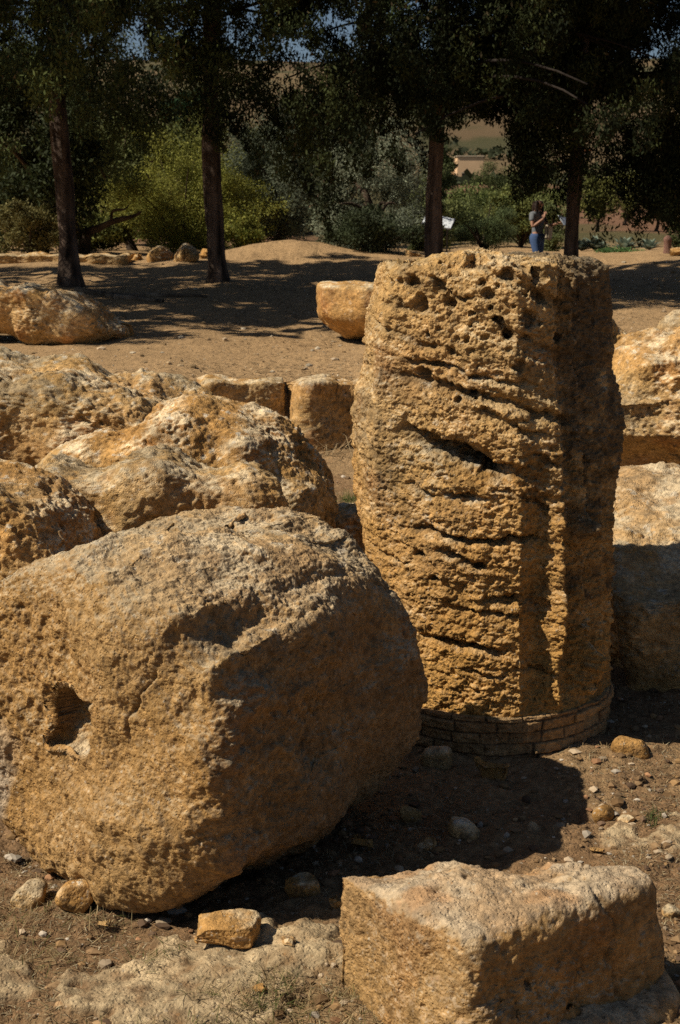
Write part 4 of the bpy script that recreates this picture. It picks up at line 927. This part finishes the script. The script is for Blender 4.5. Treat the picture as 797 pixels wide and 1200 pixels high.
# ------------------------------------------------------------------ tree roots on the shaded ground
for i, pts in enumerate([[(-4.2, 24.2), (-3.6, 23.6), (-2.9, 23.2), (-2.0, 23.1)], [(-3.6, 23.5), (-3.2, 22.9), (-2.6, 22.5)]]):
    p = np.array(pts); tt = np.linspace(0, 1, 20); ti = np.linspace(0, 1, len(p)); X_ = np.interp(tt, ti, p[:, 0]) + .05 * np.sin(tt * 12); Y_ = np.interp(tt, ti, p[:, 1])
    Z_ = ground_z(X_, Y_) + .02; V, F = tube(np.stack([X_, Y_, Z_], -1), .06 * (1 - .6 * tt), 10, .15, i)
    tag(mesh_np('tree_root', V, F, M_BARK, color=bark_col(V, (.2, .15, .1))), ['long surface root snaking over the shaded dirt by the left trunks', 'short forked surface root in front of the long one'][i], 'root')

# ------------------------------------------------------------------ person walking with a map
def skin_obj(name, verts, edges, radii, mat, parent, sub=2, root=0):
    m = bpy.data.meshes.new(name); m.from_pydata(verts, edges, []); m.materials.append(mat)
    o = bpy.data.objects.new(name, m); COL.objects.link(o)
    if parent: o.parent = parent
    md = o.modifiers.new('skin', 'SKIN'); md.use_smooth_shade = True
    for i, v in enumerate(m.skin_vertices[0].data):
        r_ = radii[i]; v.radius = (r_, r_) if not isinstance(r_, tuple) else r_; v.use_root = (i == root)
    s = o.modifiers.new('sub', 'SUBSURF'); s.levels = sub; s.render_levels = sub
    return o
def person():
    Y = 29.0; x = at(629, 300, Y)[0]; z = gz(x, Y)
    ht = at(629, 232, Y)[2] - z; s = ht / 1.66
    g = empty('person', (x, Y, z), R(48)); g.scale = (s, s, s)
    tag(g, 'person with long dark hair, grey T-shirt and jeans, holding a map', 'person')
    skin = mat_plain('skin', (.42, .22, .14), rough=.6, var=.06); hair = mat_plain('hair', (.03, .016, .01), rough=.5, var=.3, scale=60); tee = mat_plain('grey_tshirt', (.17, .18, .19), rough=.9)
    jean = mat_plain('denim', (.055, .095, .20), rough=.9, var=.3, scale=60); bagm = mat_plain('cream_canvas', (.55, .45, .32), rough=.9); sho = mat_plain('shoe', (.3, .3, .3)); mapm = mat_plain('map_paper', (.62, .68, .85), rough=.6, var=.4, scale=14)
    dk = mat_plain('dark_strap', (.03, .025, .02)); wht = mat_plain('shirt_hem', (.5, .5, .48))
    # local frame: faces -Y, own left is +X
    V, E, Rr = [], [], []
    def add(p, r_, par=None):
        V.append(p); Rr.append(r_); 
        if par is not None: E.append((par, len(V) - 1))
        return len(V) - 1
    pel = add((0, 0, .93), (.145, .105)); wai = add((0, -.01, 1.06), (.115, .085), pel); che = add((0, 0, 1.24), (.145, .10), wai); shc = add((0, .01, 1.36), (.11, .075), che)
    nk = add((0, -.005, 1.44), .048, shc); hd0 = add((0, -.03, 1.50), .062, nk); hd1 = add((0, -.035, 1.56), (.075, .09), hd0); hd2 = add((0, -.03, 1.62), (.055, .06), hd1)
    for sx, kn, an in ((-1, (-.10, -.10, .50), (-.10, .06, .09)), (1, (.11, .02, .49), (.12, .20, .12))):
        hp = add((sx * .09, 0, .86), .092, pel); k_ = add(kn, .056, hp); c_ = add((kn[0], (kn[1] + an[1]) / 2 + .03, .32), .05, k_); a_ = add(an, .034, c_); f_ = add((an[0], an[1] - .08, .035), .032, a_); add((an[0], an[1] - .18, .025), .025, f_)
    def hand(w_, d, up_, side):
        """palm, four fingers and a thumb, curled"""
        w_, d, up_, side = map(np.array, (w_, d, up_, side)); pm_ = add(tuple(w_[1] + d * .045), (.026, .017), w_[0]); 
        for j, (off, ln) in enumerate(((-.022, .062), (-.007, .07), (.008, .066), (.021, .052))):
            b = add(tuple(w_[1] + d * .085 + side * off), .0095, pm_); m_ = add(tuple(w_[1] + d * (.085 + ln * .55) + side * off + up_ * .012), .0085, b); add(tuple(w_[1] + d * (.085 + ln * .8) + side * off + up_ * .032), .007, m_)
        b = add(tuple(w_[1] + d * .035 - side * .03 + up_ * .006), .011, pm_); add(tuple(w_[1] + d * .07 - side * .042 + up_ * .02), .0085, b)
    # right arm (own): elbow low, hand up by the chin
    s1 = add((-.17, .01, 1.345), .05, shc); e1 = add((-.215, -.03, 1.10), .038, s1); w1 = add((-.08, -.20, 1.27), .024, e1)
    hand(np.array([w1, (-.08, -.20, 1.27)], dtype=object), (.28, -.25, .93), (.4, .6, .0), (.8, -.4, -.3)) if False else None
    def hand2(wi, wp, d, up_, side):
        wp, d, up_, side = np.array(wp), np.array(d, float), np.array(up_, float), np.array(side, float); d /= np.linalg.norm(d); up_ /= np.linalg.norm(up_); side /= np.linalg.norm(side)
        pm_ = add(tuple(wp + d * .045), (.028, .018), wi)
        for off, ln in ((-.024, .062), (-.008, .07), (.008, .066), (.023, .052)):
            b = add(tuple(wp + d * .085 + side * off), .0095, pm_); m_ = add(tuple(wp + d * (.085 + ln * .55) + side * off + up_ * .012), .0085, b); add(tuple(wp + d * (.085 + ln * .8) + side * off + up_ * .034), .007, m_)
        b = add(tuple(wp + d * .03 - side * .032 + up_ * .008), .011, pm_); add(tuple(wp + d * .068 - side * .045 + up_ * .02), .0085, b)
    hand2(w1, (-.08, -.20, 1.27), (.35, -.1, .9), (.6, .7, .1), (.3, -.9, -.1))
    s2 = add((.17, .01, 1.345), .05, shc); e2 = add((.225, -.08, 1.12), .038, s2); w2 = add((.20, -.32, 1.17), .024, e2)
    hand2(w2, (.20, -.32, 1.17), (0, -.95, .2), (-.1, .2, .9), (1, 0, 0))
    skin_obj('body', V, E, Rr, skin, g)
    fc = [(-.027, -.118, 1.565), (.027, -.118, 1.565)]
    for p in fc: box('eye', p, (.022, .012, .01), dk, g, bev=.003)
    box('mouth', (0, -.118, 1.508), (.036, .012, .009), mat_plain('lips', (.25, .07, .05)), g, bev=.003)
    box('nose', (0, -.128, 1.538), (.018, .026, .034), skin, g, bev=.007)
    # clothes
    tv = [(0, 0, .90), (0, -.01, 1.06), (0, 0, 1.24), (0, .01, 1.355), (-.17, .01, 1.345), (-.20, -.01, 1.20), (.17, .01, 1.345), (.205, -.03, 1.21), (0, 0, 1.40)]
    skin_obj('tshirt', tv, [(0, 1), (1, 2), (2, 3), (3, 4), (4, 5), (3, 6), (6, 7), (3, 8)], [(.155, .12), (.132, .10), (.160, .118), (.125, .09), .066, .062, .066, .062, (.07, .06)], tee, g)
    skin_obj('shirt_hem', [(0, 0, .91), (0, 0, .97)], [(0, 1)], [(.168, .132), (.163, .128)], wht, g)
    jv = [(0, 0, 1.03), (0, 0, .92), (-.09, 0, .84), (-.10, -.10, .50), (-.10, .055, .12), (.09, 0, .84), (.11, .02, .49), (.12, .19, .15)]
    skin_obj('jeans', jv, [(0, 1), (1, 2), (2, 3), (3, 4), (1, 5), (5, 6), (6, 7)], [(.152, .118), (.160, .122), .108, .072, .056, .108, .072, .056], jean, g)
    for p in ((-.10, .06), (.12, .20)): skin_obj('shoe', [(p[0], p[1] + .03, .05), (p[0], p[1] - .08, .042), (p[0], p[1] - .19, .035)], [(0, 1), (1, 2)], [.045, .042, .035], sho, g)
    hv = [(0, .015, 1.63), (0, .045, 1.56), (0, .07, 1.46), (0, .085, 1.34), (-.075, -.02, 1.58), (-.095, -.02, 1.46), (-.10, -.05, 1.32), (.075, -.02, 1.58), (.095, -.03, 1.46), (.10, -.06, 1.30)]
    skin_obj('hair', hv, [(0, 1), (1, 2), (2, 3), (0, 4), (4, 5), (5, 6), (0, 7), (7, 8), (8, 9)], [(.075, .085), (.085, .08), (.085, .055), (.065, .035), .042, .04, .028, .042, .04, .028], hair, g)
    # things carried
    bm_ = empty('tote_bag', (0, 0, 0)); tag(bm_, 'cream canvas shoulder bag hanging at the walking person\'s hip', 'bag')
    T = Matrix.Translation((x, Y, z)) @ Matrix.Rotation(R(48), 4, 'Z') @ Matrix.Scale(s, 4)
    bm_.matrix_world = T
    bo = box('bag_body', (.10, -.19, 1.0), (.24, .09, .28), bagm, bm_, rot=(0, R(6), R(10)), bev=.03)
    skin_obj('strap', [(.06, -.17, 1.13), (.03, -.15, 1.25), (-.08, -.09, 1.40), (-.10, .04, 1.41), (0, .16, 1.2), (.14, -.02, 1.08), (.17, -.17, 1.12)], [(i, i + 1) for i in range(6)], [.011] * 7, dk, bm_, sub=1)
    mp = box('folded_map', (0, 0, 0), (.34, .24, .006), mapm, None, bev=.001); tag(mp, 'blue and white folded map held open by the walking person', 'map')
    mp.matrix_world = T @ Matrix.Translation((.20, -.50, 1.22)) @ Matrix.Rotation(R(50), 4, 'X') @ Matrix.Rotation(R(10), 4, 'Y')
person()

# ------------------------------------------------------------------ old dry-wall edge on the crest beyond the right-hand ground
print('objects', len(bpy.data.objects), 'verts', sum(len(m.vertices) for m in bpy.data.meshes))
